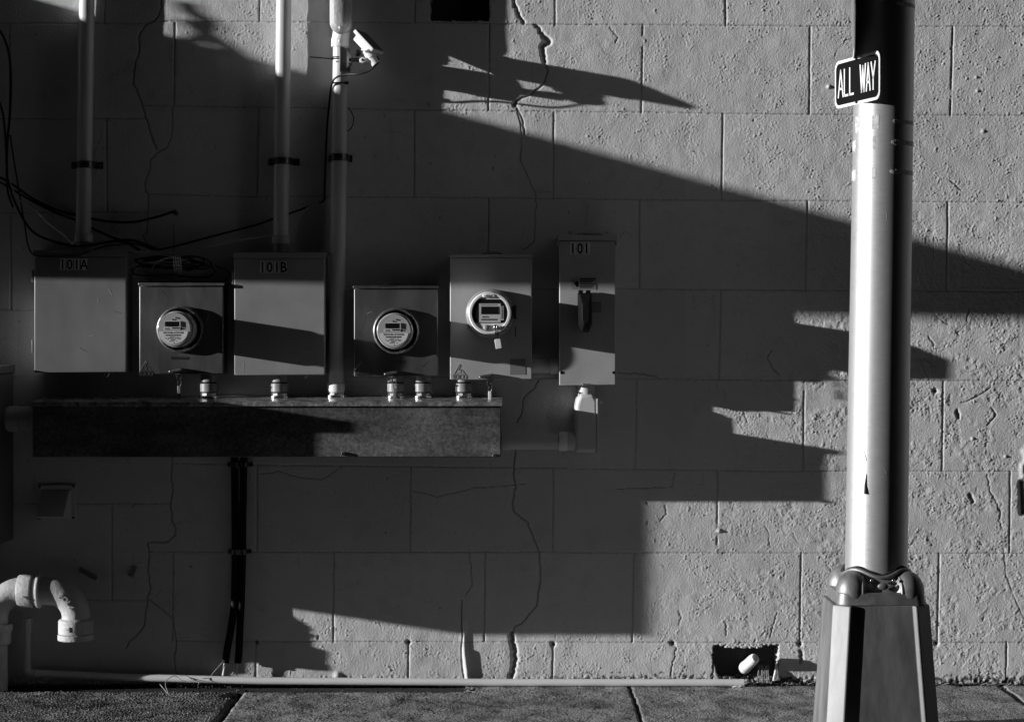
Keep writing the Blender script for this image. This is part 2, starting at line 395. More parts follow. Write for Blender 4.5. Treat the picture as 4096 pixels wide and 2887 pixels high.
# tone and plane differ a little from block to block
rb = np.random.default_rng(77); bt = rb.random((12, 14)); bz = rb.normal(0, 1, (12, 14))
row = np.clip(np.floor((PY + 258) / 352.5).astype(int), 0, 11); colb = np.clip(np.floor((PX + 600 - np.where(row % 2 == 0, 0, 330)) / 668).astype(int), 0, 13)
F.d = np.maximum(F.d, .13 * bt[row, colb])
F.h += .0004 * bz[row, colb] * ((PX - 2000) / 4000)
F.d += .10 * sstep(.3, 1.6, band(sh, STEP, .08, .25, 61)) * sstep(-.3, 1, band(sh, STEP, .3, .9, 62))
for k in range(26):
    x = rr.uniform(100, 4090); y = rr.choice([105, 460, 806, 1165, 1885, 2212]) + 6; L_ = rr.uniform(40, 200); w_ = rr.uniform(4, 10)
    F.d += .16 * np.exp(-((PX - x - 3 * np.sin(PY / 40)) / w_) ** 2) * sstep(0, 8, PY - y) * (1 - sstep(L_ * .4, L_, PY - y))
rq = random.Random(31)
for k in range(240):
    x, y = rq.uniform(0, 4096), rq.uniform(0, 2700); r_ = rq.uniform(.8, 2.6)
    F.poly(wp(x, y, x + rq.uniform(-8, 8), y + rq.uniform(-5, 9)), r_ * S * 1.3, .0004, rq.uniform(.3, .8))
for k in range(46):
    x, y = rq.uniform(0, 4000), rq.uniform(0, 2650); a_ = rq.uniform(0, 6.28); pts_ = [x, y]
    for q in range(rq.randint(3, 9)):
        a_ += rq.uniform(-.9, .9); x += 13 * math.cos(a_); y += 13 * math.sin(a_); pts_ += [x, y]
    F.poly(wp(*pts_), .0013, .0009, rq.uniform(.35, .75), None, .0012, 2)
# streaks of weathering
F.d = np.maximum(F.d, .10 * sstep(.6, 2, band(sh, STEP, .05, .3, 21)))
def hole(x0, y0, x1, y1, rag):
    e = rag * S * band(sh, STEP, .015, .05, int(x0))
    (a, b), (c, d) = wp(x0, y0)[0], wp(x1, y1)[0]
    inside = (F.U > a + e) & (F.U < c + e) & (F.V < b + e) & (F.V > d + e)
    F.h[inside] = -.10; F.d[inside] = 1.15
hole(1722, -150, 1957, 84, 1.5)
hole(2852, 2580, 3112, 2722, 2.2)
F.d[(PX > 575) & (PX < 588) & (PY > 10000)] = 0
us = np.concatenate([np.linspace(-9, -2.3, 40), F.u, np.linspace(2.3, 9, 40)])
vs = np.concatenate([F.v, np.linspace(2.72, 4.69, 14)])
HH = np.zeros((len(vs), len(us))); DD = np.zeros_like(HH)
HH[:len(F.v), 40:40 + len(F.u)] = F.h; DD[:len(F.v), 40:40 + len(F.u)] = F.d
Ug, Vg = np.meshgrid(us, vs)
P = np.stack([Ug, -HH, Vg], -1)
wall = grid_mesh('block_wall', us, vs, P, np.clip(DD, 0, 1.2), M_WALL)
tag(wall, 'pale painted block wall with cracks and flaking stucco behind all the meters', 'wall')
bk = MB().box(-9, 9, .115, .35, -.3, 4.69)
obj('wall_core', bk, M_WALL, wall, smooth=False)

# ------------------------------------------------------------------ ground
G = Field(-2.4, 2.4, -1.3, .02, .004)
gs = G.h.shape
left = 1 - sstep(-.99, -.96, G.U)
gf = band(gs, .004, .009, .015, 41); gm = band(gs, .004, .02, .05, 42)
br = band(gs, .004, .008, .02, 44)
G.h += 1e-3 * ((.65 + 1.3 * left) * gf + .25 * gm * (1 - .3 * left))
G.h += 1e-3 * .9 * band(gs, .004, .15, .6, 45)
G.h[:] += .00035 * np.sin((G.U * .9 + G.V * .45) * 420 + 2.5 * band(gs, .004, .06, .2, 46)) * (1 - left) * sstep(-1, 1, band(gs, .004, .1, .3, 47))
G.d += .34 * sstep(.2, 1.3, band(gs, .004, .25, .8, 71) + 1.3 * np.exp(-((G.V + .40 + .05 * np.sin(3 * G.U)) / .12) ** 2) - .3)  # blurry shade patches and a soft band painted into the pavement tone
rq = random.Random(13)
for k in range(60):
    x, y = rq.uniform(-2.1, 2.1), rq.uniform(-.95, -.05); G.poly([(x, y), (x + rq.uniform(-.012, .012), y + rq.uniform(-.01, .01))], rq.uniform(.004, .011), .0003, rq.uniform(.3, .8))
G.d += .26 * left + .30 * sstep(.2, 1.6, band(gs, .004, .12, .4, 48)) + .12 * sstep(.3, 2, gf)  # darker left slab, more blurry tree shade as tone, darker grains
for X, w, dp in ((-.978, .010, .02), (.429, .0048, .014), (1.787, .008, .016)):
    G.poly([(X, .02), (X + .002, -.6), (X, -1.3)], w, dp, 1.2, None, .002, 20)
G.poly([(-.99, -.2), (-1.0, -.26)], .02, .012, 1.2, None, .004, 4)
e = .004 * band(gs, .004, .03, .1, 49)
gap = (G.V > -.028 + e); G.h[gap] -= .012; G.d[gap] = 1.1
slotm = (G.V > -.172 + .4 * e) & (G.U < -.155 - .02 * np.clip(gm, -1, 1)) & (G.U > -2.5); G.h[slotm] -= .010; G.d[slotm] = 1.1
us = np.concatenate([np.linspace(-2.75, -2.41, 5), G.u, np.linspace(2.41, 3.0, 5)])
vs = np.concatenate([np.array([-1.5, -1.45, -1.4, -1.35]), G.v])
HH = np.zeros((len(vs), len(us))); DD = np.zeros_like(HH)
HH[4:, 5:5 + len(G.u)] = G.h; DD[4:, 5:5 + len(G.u)] = G.d
Ug, Vg = np.meshgrid(us, vs)
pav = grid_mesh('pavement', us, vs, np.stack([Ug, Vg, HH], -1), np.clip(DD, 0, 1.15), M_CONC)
tag(pav, kind='structure')
tag(obj('kerb', MB().box(-2.75, 3.0, -1.64, -1.502, -.3, -.002), M_CONC, bevel=.012), kind='structure')
tag(obj('road', MB().add([(-60, -80, -.03), (60, -80, -.03), (60, .3, -.03), (-60, .3, -.03)], [(0, 1, 2, 3)]), M_ROAD, smooth=False), kind='structure')
# bitumen left in the slot between slab and wall
tar = MB(); ys = np.linspace(-.166, -.05, 12); xs = np.linspace(-2.35, -.16, 260); rg = np.random.default_rng(3)
vv = [(x, y + .003 * rg.standard_normal(), -.003 + .002 * rg.random() - .004 * abs(j - 5.5) / 5.5) for j, y in enumerate(ys) for x in xs]
nx = len(xs)
tar.add(vv, [(j * nx + i, j * nx + i + 1, (j + 1) * nx + i + 1, (j + 1) * nx + i) for j in range(11) for i in range(nx - 1)])
tag(obj('tar_strip', tar, M_TAR), 'black tar strip in the slot between pavement slab and wall, under the white pipe', 'tar strip')

# ------------------------------------------------------------------ unseen blocks and roof added to cut sky light and darken reflections
M_BLOCKER = mat('blocker_brick', .03, .95, var=.3, vscale=8, spec=.1)
M_PANE = mat('pane', .02, .1)
def light_blocker(label, foot, z1, wins):  # dark block added out of view to keep ambient light off the wall
    cx_ = sum(p[0] for p in foot) / len(foot); cy_ = sum(p[1] for p in foot) / len(foot)
    b_ = empty('light_blocker', (cx_, cy_, 0), label, 'light_blocker')
    obj('wall', MB().prism([(x, y, -.13) for x, y in foot], (0, 0, z1 + .13)), M_BLOCKER, b_, smooth=False)
    obj('parapet', MB().prism([(cx_ + (x - cx_) * 1.01, cy_ + (y - cy_) * 1.01, z1 + .001) for x, y in foot], (0, 0, .25)), M_CAB, b_, smooth=False)
    for x, y, ux, uy in wins:
        u = Vector((ux, uy, 0)).normalized(); n_ = Vector((-u.y, u.x, 0)); p = Vector((x, y, 1.1))
        wf = obj('window', MB().prism([p, p + u * 1.4, p + u * 1.4 + ZA * 1.9, p + ZA * 1.9], n_ * .05), M_CAB, b_, smooth=False)
        obj('pane', MB().prism([p + n_ * .051 + u * .08 + ZA * .08, p + n_ * .051 + u * 1.32 + ZA * .08, p + n_ * .051 + u * 1.32 + ZA * 1.82, p + n_ * .051 + u * .08 + ZA * 1.82], n_ * .01), M_PANE, wf, smooth=False)
light_blocker('unseen dark block added behind the camera to cut sky light and darken reflections', [(-6, -12), (14, -12), (14, -20), (-6, -20)], 13, [(i * 3.2 - 4.5, -12.0, 1, 0) for i in range(5)])
light_blocker('unseen dark block added on the left to cut sky light and keep sun off the outer pavement', [(-5.2, -2.66), (-40, -10.39), (-40, -20), (-6.2, -20), (-6.2, -12.1), (-5.2, -12.1)], 11, [(-5.2, -9 , 0, -1)])  # footprint shaped along the sun rays to shade the outer pavement
light_blocker('unseen dark block added on the right to cut sky light', [(5, -2.6), (5, -11.9), (14.2, -11.9), (14.2, -2.6)], 11, [(5.0, -6, 0, 1)])
ca = empty('added_canopy', (0, -1.2, 4.7), 'unseen deep flat roof added above the picture to block sky light', 'added_canopy')  # added overhead only to hide the upper sky from the wall
obj('slab', MB().box(-6.5, 9, -3.4, .35, 4.7, 4.9), M_BLOCKER, ca, smooth=False)
obj('fascia', MB().box(-6.6, 9.1, -3.45, -3.402, 4.6, 4.95), M_CAB, ca, smooth=False)

# ------------------------------------------------------------------ left of the frame: added shadow casters, and the cabinet
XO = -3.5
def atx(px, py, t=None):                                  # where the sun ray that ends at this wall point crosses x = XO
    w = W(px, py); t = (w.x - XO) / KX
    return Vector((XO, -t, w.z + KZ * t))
aw = empty('shade_panel', (XO, 0, 2.2), 'unseen triangular panel added left of the picture to cast the long diagonal shade', 'shade_panel')
tri = [(XO, -.02, 2.99 - .0107), (XO, -.02, 1.449), (XO, -1.37, 2.255)]  # added caster, shaped back along the sun rays from its shade
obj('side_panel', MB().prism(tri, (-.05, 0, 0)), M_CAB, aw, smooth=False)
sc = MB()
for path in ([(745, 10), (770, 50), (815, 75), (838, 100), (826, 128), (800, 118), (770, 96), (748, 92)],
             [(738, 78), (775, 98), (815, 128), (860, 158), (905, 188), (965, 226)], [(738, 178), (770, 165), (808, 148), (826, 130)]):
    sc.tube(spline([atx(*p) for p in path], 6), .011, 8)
obj('scroll', sc, M_DKMETAL, aw)  # rods added along the curled shade they cast

dp_ = empty('shade_pipe', W(-85, 2735, .062), 'thinner unseen pipe added close to the wall, left of the picture, to shade the wall foot', 'pipe')  # caster added to darken the wall foot at the left edge
obj('pipe', MB().tube([W(-85, 2100, .062), W(-85, 2740, .062)], .056, 36), M_IRON, dp_)
dp_ = empty('shade_pipe', W(-118, 2735, .13), 'fat unseen pipe added just left of the picture to shade the lower left wall', 'pipe')  # second caster added to darken the wall behind the gooseneck
obj('pipe', MB().tube([W(-118, 2160, .13), W(-118, 2740, .13)], .057, 36), M_IRON, dp_)
obj('collar', MB().tube([W(-118, 2600, .13), W(-118, 2660, .13)], .066, 36), M_IRON, dp_, bevel=.003)
fb_ = empty('junction_box', W(-180, 1460, 0), 'unseen shallow box added on the wall, left of the picture, to shade the left wall strip', 'junction box')  # added to keep direct sun off the strip left of the boxes
obj('case', MB().box(W(-300, 0).x, W(-60, 0).x, -.058, -.002, W(0, 1462).z, W(0, 1040).z), M_IRON, fb_, bevel=.003)
obj('cover', MB().box(W(-295, 0).x, W(-65, 0).x, -.062, -.0582, W(0, 1457).z, W(0, 1045).z), M_IRON, fb_, bevel=.002)
cab = empty('utility_cabinet', W(-300, 2156), 'large dark utility cabinet on the wall at the left edge', 'cabinet')
cx1 = W(55, 0).x; cx0 = cx1 - .68; cz0 = W(0, 2156).z; cz1 = W(0, 1490).z
obj('body', MB().box(cx0, cx1, -.524, -.002, cz0, cz1 - .002), M_CAB, cab, bevel=.004)
lid = [(cx0 - .01, -.002, cz1), (cx0 - .01, -.002, cz1 + .030), (cx0 - .01, -.552, cz1 + .020), (cx0 - .01, -.552, cz1 - .02), (cx0 - .01, -.530, cz1 - .02), (cx0 - .01, -.530, cz1)]
obj('lid', MB().prism(lid, (cx1 - cx0 + .016, 0, 0)), M_CAB, cab, bevel=.002)
nip = empty('conduit_nipple', W(80, 1675, .1), 'short grey nipple joining the dark cabinet to the long wireway', 'conduit')
obj('pipe', MB().tube([W(40, 1675, .1) - Vector((.03, 0, 0)), W(130, 1675, .1) + Vector((.03, 0, 0))], .041, 32), M_PVC, nip)
obj('collar', MB().tube([W(36, 1675, .1), W(84, 1675, .1)], .0465, 32), M_PVC, nip, bevel=.002)
obj('collar', MB().tube([W(87, 1675, .1), W(124, 1675, .1)], .0455, 32), M_PVC, nip, bevel=.002)

# ------------------------------------------------------------------ enclosures
def enclosure(name, label, cat, x0, x1, yh0, yh1, y1, dep, m, overhang=5, group=None, capends=False):
    r = empty(name, W((x0 + x1) / 2, y1, 0), label, cat, group)
    a, b = W(x0, yh1, dep), W(x1, y1, dep)
    obj('case', MB().box(a.x + .004, b.x - .004, -(dep - .012), -.004, b.z + .003, a.z + .002), m, r, bevel=.002)
    obj('cover', MB().box(a.x, b.x, -dep, -(dep - .0118), b.z, a.z - .001), m, r, bevel=.0035, seg=3)
    h0, h1 = W(x0 - overhang, yh0, dep + .008), W(x1 + overhang, yh1, dep + .008)
    hp = [(h0.x, -.004, h0.z + .004), (h0.x, -dep - .008, h0.z), (h0.x, -dep - .008, h1.z), (h0.x, -dep - .002, h1.z), (h0.x, -dep - .002, h0.z - .004), (h0.x, -.004, h0.z - .004)]
    hat = obj('hood', MB().prism(hp, (h1.x - h0.x, 0, 0)), m, r, bevel=.0012)
    if capends:
        for xx in (h0.x, h1.x - .004): obj('hood_end', MB().box(xx, xx + .004, -dep - .008, -.01, h1.z - .016, h1.z), m, r)
    return r, hat

def hub(r, x0, x1, yt, yb, dep, m=M_PAINT):
    a, b = W(x0, yt, dep), W(x1, yb, dep); c = (a + b) / 2
    obj('hub_plate', MB().lathe([(abs(b.x - a.x) / 2, 0), (abs(b.x - a.x) / 2, .004), (abs(b.x - a.x) / 2 * .7, .009), (0, .009)], (c.x, -dep, b.z), ZA, 36), m, r)

def stickers(r, chars, y0, y1, dep, digit_m=M_BLACK):
    for ch, x0, x1, tilt in chars:
        a, b = W(x0, y0, dep), W(x1, y1, dep)
        c = (a + b) / 2; hw, hh = (b.x - a.x) / 2, (a.z - b.z) / 2
        M = Matrix.Translation((c.x, -dep, c.z)) @ Matrix.Rotation(math.radians(tilt), 4, 'Y')
        pl = obj('number_plate', MB().box(-hw, hw, -.0018, -.0004, -hh, hh, M), M_CHROMEP, r, smooth=False)
        t = MB(); text_mb(t, ch, M @ Vector((0, -.0019, -hh * .86)), XA, ZA, hh * 2.45, -.0008 * -1, sx=.80, off=.02)
        obj('digit', t, digit_m, pl, smooth=False)

M_CHROMEP = mat('reflective_plate', .62, .4, metal=.0, var=.2, vscale=60)

b101a, _ = enclosure('electrical_box', 'plain grey box numbered 101A, leftmost of the boxes on the wall', 'electrical box', 137, 505, 1000, 1026, 1490, .14, M_PAINT)
stickers(b101a, [('1', 241, 262, 2), ('0', 268, 291, 0), ('1', 297, 318, -1), ('A', 325, 349, 2)], 1034, 1080, .14)
b101b, _ = enclosure('electrical_box', 'plain grey box numbered 101B, between the left and middle round meters', 'electrical box', 937, 1300, 1010, 1031, 1500, .14, M_PAINT2)
stickers(b101b, [('1', 1040, 1062, 2), ('0', 1067, 1091, 0), ('1', 1096, 1118, -2), ('B', 1122, 1147, 1)], 1044, 1092, .14)
box1, _ = enclosure('meter_box', 'dark brushed steel meter box between boxes 101A and 101B', 'meter box', 557, 893, 1131, 1143, 1496, .147, M_STEEL, 4, 'brushed steel meter boxes')
hub(box1, 690, 775, 1128, 1132, .06, M_STEEL)
box2, _ = enclosure('meter_box', 'scratched brushed steel meter box right of the camera conduit, two pipe stubs below', 'meter box', 1416, 1752, 1142, 1153, 1506, .13, M_STEEL, 4, 'brushed steel meter boxes')
hub(box2, 1548, 1632, 1138, 1143, .06, M_STEEL)
box3, _ = enclosure('meter_box', 'light grey enamelled meter box with the keyed white meter', 'meter box', 1800, 2128, 1017, 1028, 1518, .145, M_PAINT3, 4)
hub(box3, 1930, 2010, 1010, 1017, .06, M_PAINT)
sw, _ = enclosure('switch_box', 'tall narrow grey switch box numbered 101 with black handle', 'switch box', 2237, 2463, 940, 961, 1541, .15, M_PAINT3, 5, None, True)
hub(sw, 2305, 2412, 930, 940, .06, M_PAINT)
stickers(sw, [('1', 2280, 2304, 2), ('0', 2307, 2332, -1), ('1', 2335, 2360, 3)], 969, 1017, .15)
# side hinges
for r, x, ys_ in ((b101a, 137, ((1080, 1130), (1358, 1412))), (b101b, 937, ((1090, 1140),))):
    for ya, yb in ys_:
        a, b = W(x, ya, .12), W(x, yb, .12)
        obj('hinge', MB().box(a.x - .006, a.x + .001, -.136, -.118, b.z, a.z), r.children[0].data.materials[0], r, bevel=.001)
for r, x, y, dd in ((b101a, 426, 1504, .13), (b101b, 1220, 1508, .13)):
    q = W(x, y - 12, dd); obj('hasp', MB().tube([q + Vector((.008 * math.cos(a), 0, -.014 * abs(math.sin(a)))) for a in [math.pi * k / 12 for k in range(13)]], .0014, 6), M_CHROME, r)
# switch details
a, b = W(2310, 1167, .15), W(2364, 1325, .15)
hnd = MB(); cxm, hw = (a.x + b.x) / 2, (b.x - a.x) / 2
front = [(cxm - hw, a.z - .004), (cxm + hw, a.z - .004), (cxm + hw, b.z + .028), (cxm + hw * .55, b.z), (cxm - hw * .55, b.z), (cxm - hw, b.z + .028)]
hnd.loft([[(x, -.151, z) for x, z in front], [(x, -.235, z - .004) for x, z in front], [(cxm + (x - cxm) * .8, -.272, (z - a.z) * .86 + a.z - .012) for x, z in front], [(cxm + (x - cxm) * .55, -.300, (z - a.z) * .5 + a.z - .045) for x, z in front]])
h_ = obj('handle', hnd, M_BLACK, sw, bevel=.003)
obj('handle_clip', MB().box(cxm - hw * .9, cxm - hw * .3, -.24, -.16, a.z - .005, a.z + .004).box(cxm + hw * .2, cxm + hw * .8, -.24, -.16, a.z - .005, a.z + .004), M_BLACK, h_)
a, b = W(2286, 1110, .15), W(2385, 1157, .15)
lb = obj('warning_label', MB().box(a.x, b.x, -.1512, -.1502, b.z, a.z), M_PAINT2, sw, smooth=False)
st = MB()
for k in range(6):
    z = a.z - (k + .8) * (a.z - b.z) / 7
    st.box(a.x + .03, b.x - .003 - .006 * (k % 3), -.1518, -.1513, z - .0022, z + .0012)
st.ellipsoid((a.x + .019, -.1518, (a.z + b.z) / 2 - .002), .0055, .001, .011)
st.tube([(a.x + .006, -.1518, a.z - .012), (a.x + .014, -.1518, a.z - .02), (a.x + .009, -.1518, a.z - .025)], .0016, 6)
obj('print', st, M_BLACK, lb)
for x in (2246, 2455):
    c = W(x, 1490, .15)
    obj('screw', MB().lathe([(.0055, 0), (.0055, .0015), (.003, .0025), (0, .0025)], c, (0, -1, 0), 20), M_BLACK, sw)
c = W(2344, 1535, .15)
obj('hasp', MB().box(c.x - .013, c.x + .009, -.17, -.148, c.z - .002, c.z + .001), M_CHROME, sw, bevel=.0008)
a, b = W(2365, 1207, .15), W(2405, 1250, .15)
obj('faded_sticker', MB().box(a.x, b.x, -.1511, -.1502, b.z, a.z), M_PAINT, sw, smooth=False)
a, b = W(2040, 1435, .145), W(2102, 1498, .145)
obj('faded_sticker', MB().box(a.x, b.x, -.1461, -.1452, b.z, a.z), M_PAINT, box3, smooth=False)
nb = empty('conduit_nipple', W(2180, 1460, .07), 'short dark nipple between the keyed meter box and the 101 switch box', 'conduit')
obj('pipe', MB().tube([W(2122, 1460, .07), W(2240, 1460, .07)], .030, 28), M_PVC, nb)
obj('collar', MB().tube([W(2200, 1460, .07), W(2234, 1460, .07)], .034, 28), M_PVC, nb, bevel=.0015)

rw = random.Random(17)
for r, x0, x1, y0, y1, dp in ((b101a, 150, 495, 1100, 1480, .14), (b101b, 950, 1290, 1110, 1490, .14), (box1, 570, 880, 1160, 1480, .147), (box2, 1430, 1740, 1170, 1490, .13), (box3, 1810, 2115, 1090, 1500, .145), (sw, 2250, 2450, 1000, 1530, .15)):
    for k in range(5):
        xa_, ya_ = rw.uniform(x0, x1 - 20), rw.uniform(y0, y1 - 20); o_ = MB()
        o_.tube([W(xa_, ya_, dp + .0002), W(xa_ + rw.uniform(-30, 30), ya_ + rw.uniform(6, 40), dp + .0001)], rw.uniform(.0003, .0006), 5)
        obj('scratch', o_, M_STRING if k % 3 else M_DKMETAL, r)
# embossed emblem and lettering
def emblem(r, x, y, dep, m):
    o = MB(); y0 = -dep
    P_ = lambda dx, dy: W(x + dx, y + dy, dep)
    for path in ([(-22, 20), (-10, -2), (0, -20), (4, -14)], [(4, -14), (-6, 4), (6, 2), (2, 14)], [(10, 4), (22, 20)], [(-22, 20), (22, 20)], [(-12, 14), (14, 14)]):
        o.tube([P_(*p) for p in path], .0012, 6)
    text_mb(o, 'SOCO', P_(0, 41), XA, ZA, .026, .0013, sx=.72, off=.0)
    obj('emblem', o, m, r)
emblem(box1, 584, 1462, .147, M_STEEL); emblem(box2, 1455, 1472, .13, M_STEEL); emblem(box3, 1838, 1476, .145, M_PAINT2)
for r, x, y, dp in ((box1, 719, 1438, .147), (box2, 1582, 1452, .13)):
    o = MB(); text_mb(o, 'LANDIS & GYR', W(x, y, dp), XA, ZA, .0155, .0012, sx=.62); obj('raised_lettering', o, M_STEEL, r)

# ------------------------------------------------------------------ round meters
def plain_meter(label, cx, cy, dep, num, group):
    c = W(cx, cy, dep); r = empty('electric_meter', c, label, 'meter', group); ax = (0, -1, 0)
    R = 93 * S * .983
    obj('ring', MB().lathe([(R, .0), (R, .012), (R * .975, .02), (R * .93, .022), (R * .89, .016), (R * .88, .0)], c, ax, 72), M_DKMETAL2, r)
    obj('gasket', MB().lathe([(R * .875, 0), (R * .875, .008), (0, .008)], c, ax, 64), M_BLACK, r)
    g = R * .745
    obj('body', MB().lathe([(g * .97, .008), (g * .97, .045), (g * .90, .05), (g * .93, .150), (0, .150)], c, ax, 64), M_FACE, r)
    obj('rim', MB().lathe([(g * 1.02, .03), (g * 1.02, .095), (g * .97, .097), (g * .97, .03)], c, ax, 72), M_CLEARRIM, r)
    obj('glass_cover', MB().lathe([(g * .985, .0975), (g * .975, .138), (g * .93, .149), (g * .80, .155), (0, .157)], c, ax, 64), M_GLASS, r)
    f = MB()
    ff = -dep - .1504
    # display and label
    d = obj('display', MB().box(c.x - .030, c.x + .022, ff - .0022, ff, c.z + .010, c.z + .027), M_BLACK, r)
    obj('display_frame', MB().box(c.x + .022, c.x + .0245, ff - .004, ff, c.z + .008, c.z + .028).box(c.x - .031, c.x + .022, ff - .003, ff, c.z + .0272, c.z + .029), M_WHITE, r)
    pl = obj('barcode_label', MB().box(c.x - .033, c.x + .024, ff - .0012, ff, c.z - .002, c.z + .007), M_LABEL, r, smooth=False)
    bc = MB()
    text_mb(bc, 'FlexNet', (c.x - .021, ff - .0013, c.z), XA, ZA, .007, .0003, sx=.8)
    for k in range(14): bc.box(c.x - .006 + k * .002, c.x - .0048 + k * .002, ff - .0017, ff - .0013, c.z + .001, c.z + .006)
    obj('print', bc, M_BLACK, pl, smooth=False)
    arc = [(c.x - g * .80, c.z - .008)] + [(c.x + g * .80 * math.cos(a), c.z - .008 + (g * .80 - .006) * math.sin(a)) for a in [math.pi + math.pi * k / 24 for k in range(1, 24)]] + [(c.x + g * .80, c.z - .008)]
    nl = obj('name_plate', MB().prism([(x, ff, z) for x, z in arc], (0, -.0012, 0)), M_LABEL, r, smooth=False)
    pt = MB(); text_mb(pt, 'SOCO Mtr # ' + num, (c.x, ff - .0013, c.z - .0155), XA, ZA, .0082, .0003, sx=.95, off=.01)
    for k in range(26): pt.box(c.x - .028 + k * .0021, c.x - .0267 + k * .0021, ff - .0017, ff - .0013, c.z - .0235, c.z - .0195)
    for k, (w_, z) in enumerate([(.036, -.027), (.058, -.031), (.050, -.035), (.020, -.039), (.032, -.043), (.01, -.049)]):
        for q in range(int(w_ / .005)):
            if (q * 7 + k * 3) % 5: pt.box(c.x - w_ / 2 + q * .005, c.x - w_ / 2 + q * .005 + .0034, ff - .0017, ff - .0013, c.z + z - .0011, c.z + z + .0009)
    obj('print', pt, M_BLACK, nl, smooth=False)
    obj('face_screw', MB().lathe([(.0028, 0), (.0022, .003), (0, .003)], (c.x + .008, ff, c.z + .040), ax, 12), M_CHROME, r)
    obj('sensor_port', MB().lathe([(.0026, 0), (.0026, .002), (0, .002)], (c.x - .002, ff, c.z + .034), ax, 12), M_BLACK, r)
    obj('sensor_port', MB().box(c.x + .026, c.x + .036, ff - .001, ff, c.z + .0, c.z + .004), M_BLACK, r)
    return r
M_DKMETAL2 = mat('steel_ring', .38, .3, metal=.85, var=.15, vscale=30)
M_CLEARRIM = mat('milky_rim', .6, .2, var=.05, metal=.2)
mg = 'round meters with steel rings'
plain_meter('round meter number 7517376 in a steel ring, between boxes 101A and 101B', 722, 1317, .147, '7517376', mg)
plain_meter('round meter number 5173716 in a steel ring, right of the camera conduit', 1585, 1324, .13, '5173716', mg)

c = W(1961, 1254, .145); r = empty('electric_meter', c, 'white round meter with small keys hanging from it, on the light grey box', 'meter')
ax = (0, -1, 0); R = 98 * S * .98
obj('ring', MB().lathe([(R, 0), (R, .014), (R * .97, .026), (R * .90, .03), (R * .86, .02), (R * .86, 0)], c, ax, 72), M_IRON2 if 'M_IRON2' in globals() else M_PAINT2, r)
obj('body', MB().lathe([(R * .855, .005), (R * .855, .07), (R * .87, .09), (R * .87, .112), (R * .82, .122), (R * .74, .122), (R * .72, .117), (0, .117)], c, ax, 72), M_WHITE, r)
ff = -.145 - .1172
g = R * .70
def disc_clip(lo, hi, gg, n=60):
    o = []
    for k in range(n):
        a = 2 * math.pi * k / n; o.append((c.x + gg * math.cos(a), c.z + min(max(gg * math.sin(a), lo), hi)))
    return o
win = obj('window', MB().prism([(x, ff, z) for x, z in disc_clip(-g * .56, g * .80, g)], (0, -.0015, 0)), M_BLACK, r, smooth=False)
pl = obj('face_plate', MB().box(c.x - g * .62, c.x + g * .62, ff - .0028, ff - .0016, c.z - g * .53, c.z + g * .55).box(c.x + g * .62, c.x + g * .80, ff - .0026, ff - .0016, c.z - g * .4, c.z + g * .4), M_FACE, r, smooth=False)
dsp = obj('display', MB().box(c.x - g * .5, c.x + g * .5, ff - .0040, ff - .0030, c.z - .004, c.z + g * .38), M_BLACK, r, bevel=.001)
pt = MB(); text_mb(pt, 'SOCO', (c.x - g * .25, ff - .0029, c.z - g * .26), XA, ZA, .008, .0004)
for k in range(22): pt.box(c.x - g * .5 + k * .0026, c.x - g * .5 + k * .0026 + .0018, ff - .0034, ff - .0029, c.z - g * .40, c.z - g * .33)
for k in range(16): pt.box(c.x + g * .66, c.x + g * .74, ff - .0034, ff - .0029, c.z + g * .35 - k * .0028, c.z + g * .35 - k * .0028 + .0016)
for k in range(7): pt.box(c.x - g * .5 + k * .0085, c.x - g * .5 + k * .0085 + .006, ff - .0034, ff - .0029, c.z + g * .46, c.z + g * .49)
obj('print', pt, M_BLACK, pl, smooth=False)
badge = obj('badge', MB().box(c.x - .026, c.x + .018, -.145 - .1245, -.145 - .118, c.z + g * .90, c.z + g * 1.09), M_WHITE, r, bevel=.003)
pt = MB(); text_mb(pt, 'elster', (c.x - .004, -.145 - .1246, c.z + g * .94), XA, ZA, .0135, .0006, sx=.85); obj('badge_lettering', pt, M_PAINT, badge, smooth=False)
obj('optical_port', MB().ellipsoid((c.x - .012, ff - .004, c.z - g * .84), .012, .007, .011), M_PAINT2, r)
lk = MB().ellipsoid((c.x + .019, ff - .010, c.z - g * .80), .0078, .008, .0085)
obj('lock', lk, M_CHROME, r)
sg = empty('seal_tag', W(1995, 1300, .27), 'white plastic seal tag hanging from the keys of the white meter', 'tag')
q = W(1988, 1330, .275)
obj('key', MB().box(q.x - .006, q.x - .0015, -.278, -.2765, q.z - .010, q.z + .028).box(q.x + .001, q.x + .0055, -.280, -.2785, q.z - .014, q.z + .026), M_CHROME, sg)
obj('wire_loop', MB().tube([(q.x + .011 * math.cos(a), -.279, q.z - .010 + .013 * math.sin(a)) for a in [2 * math.pi * k / 20 for k in range(20)]], .0007, 6, True), M_CHROME, sg)
M = Matrix.Translation(q + Vector((.004, -.004, -.040))) @ Matrix.Rotation(math.radians(-9), 4, 'Y')
obj('tag', MB().box(-.0105, .0105, -.0015, .0015, -.017, .017, M), M_WHITE, sg, bevel=.0012)
# side seal of the white meter
obj('ring_clamp', MB().box(c.x + R * .93, c.x + R * 1.07, -.18, -.15, c.z - .02, c.z + .028), M_DKMETAL, r, bevel=.001)
obj('clamp_tail', MB().box(c.x + R * 1.0, c.x + R * 1.05, -.168, -.160, c.z - .085, c.z - .048), M_DKMETAL, r, bevel=.001)

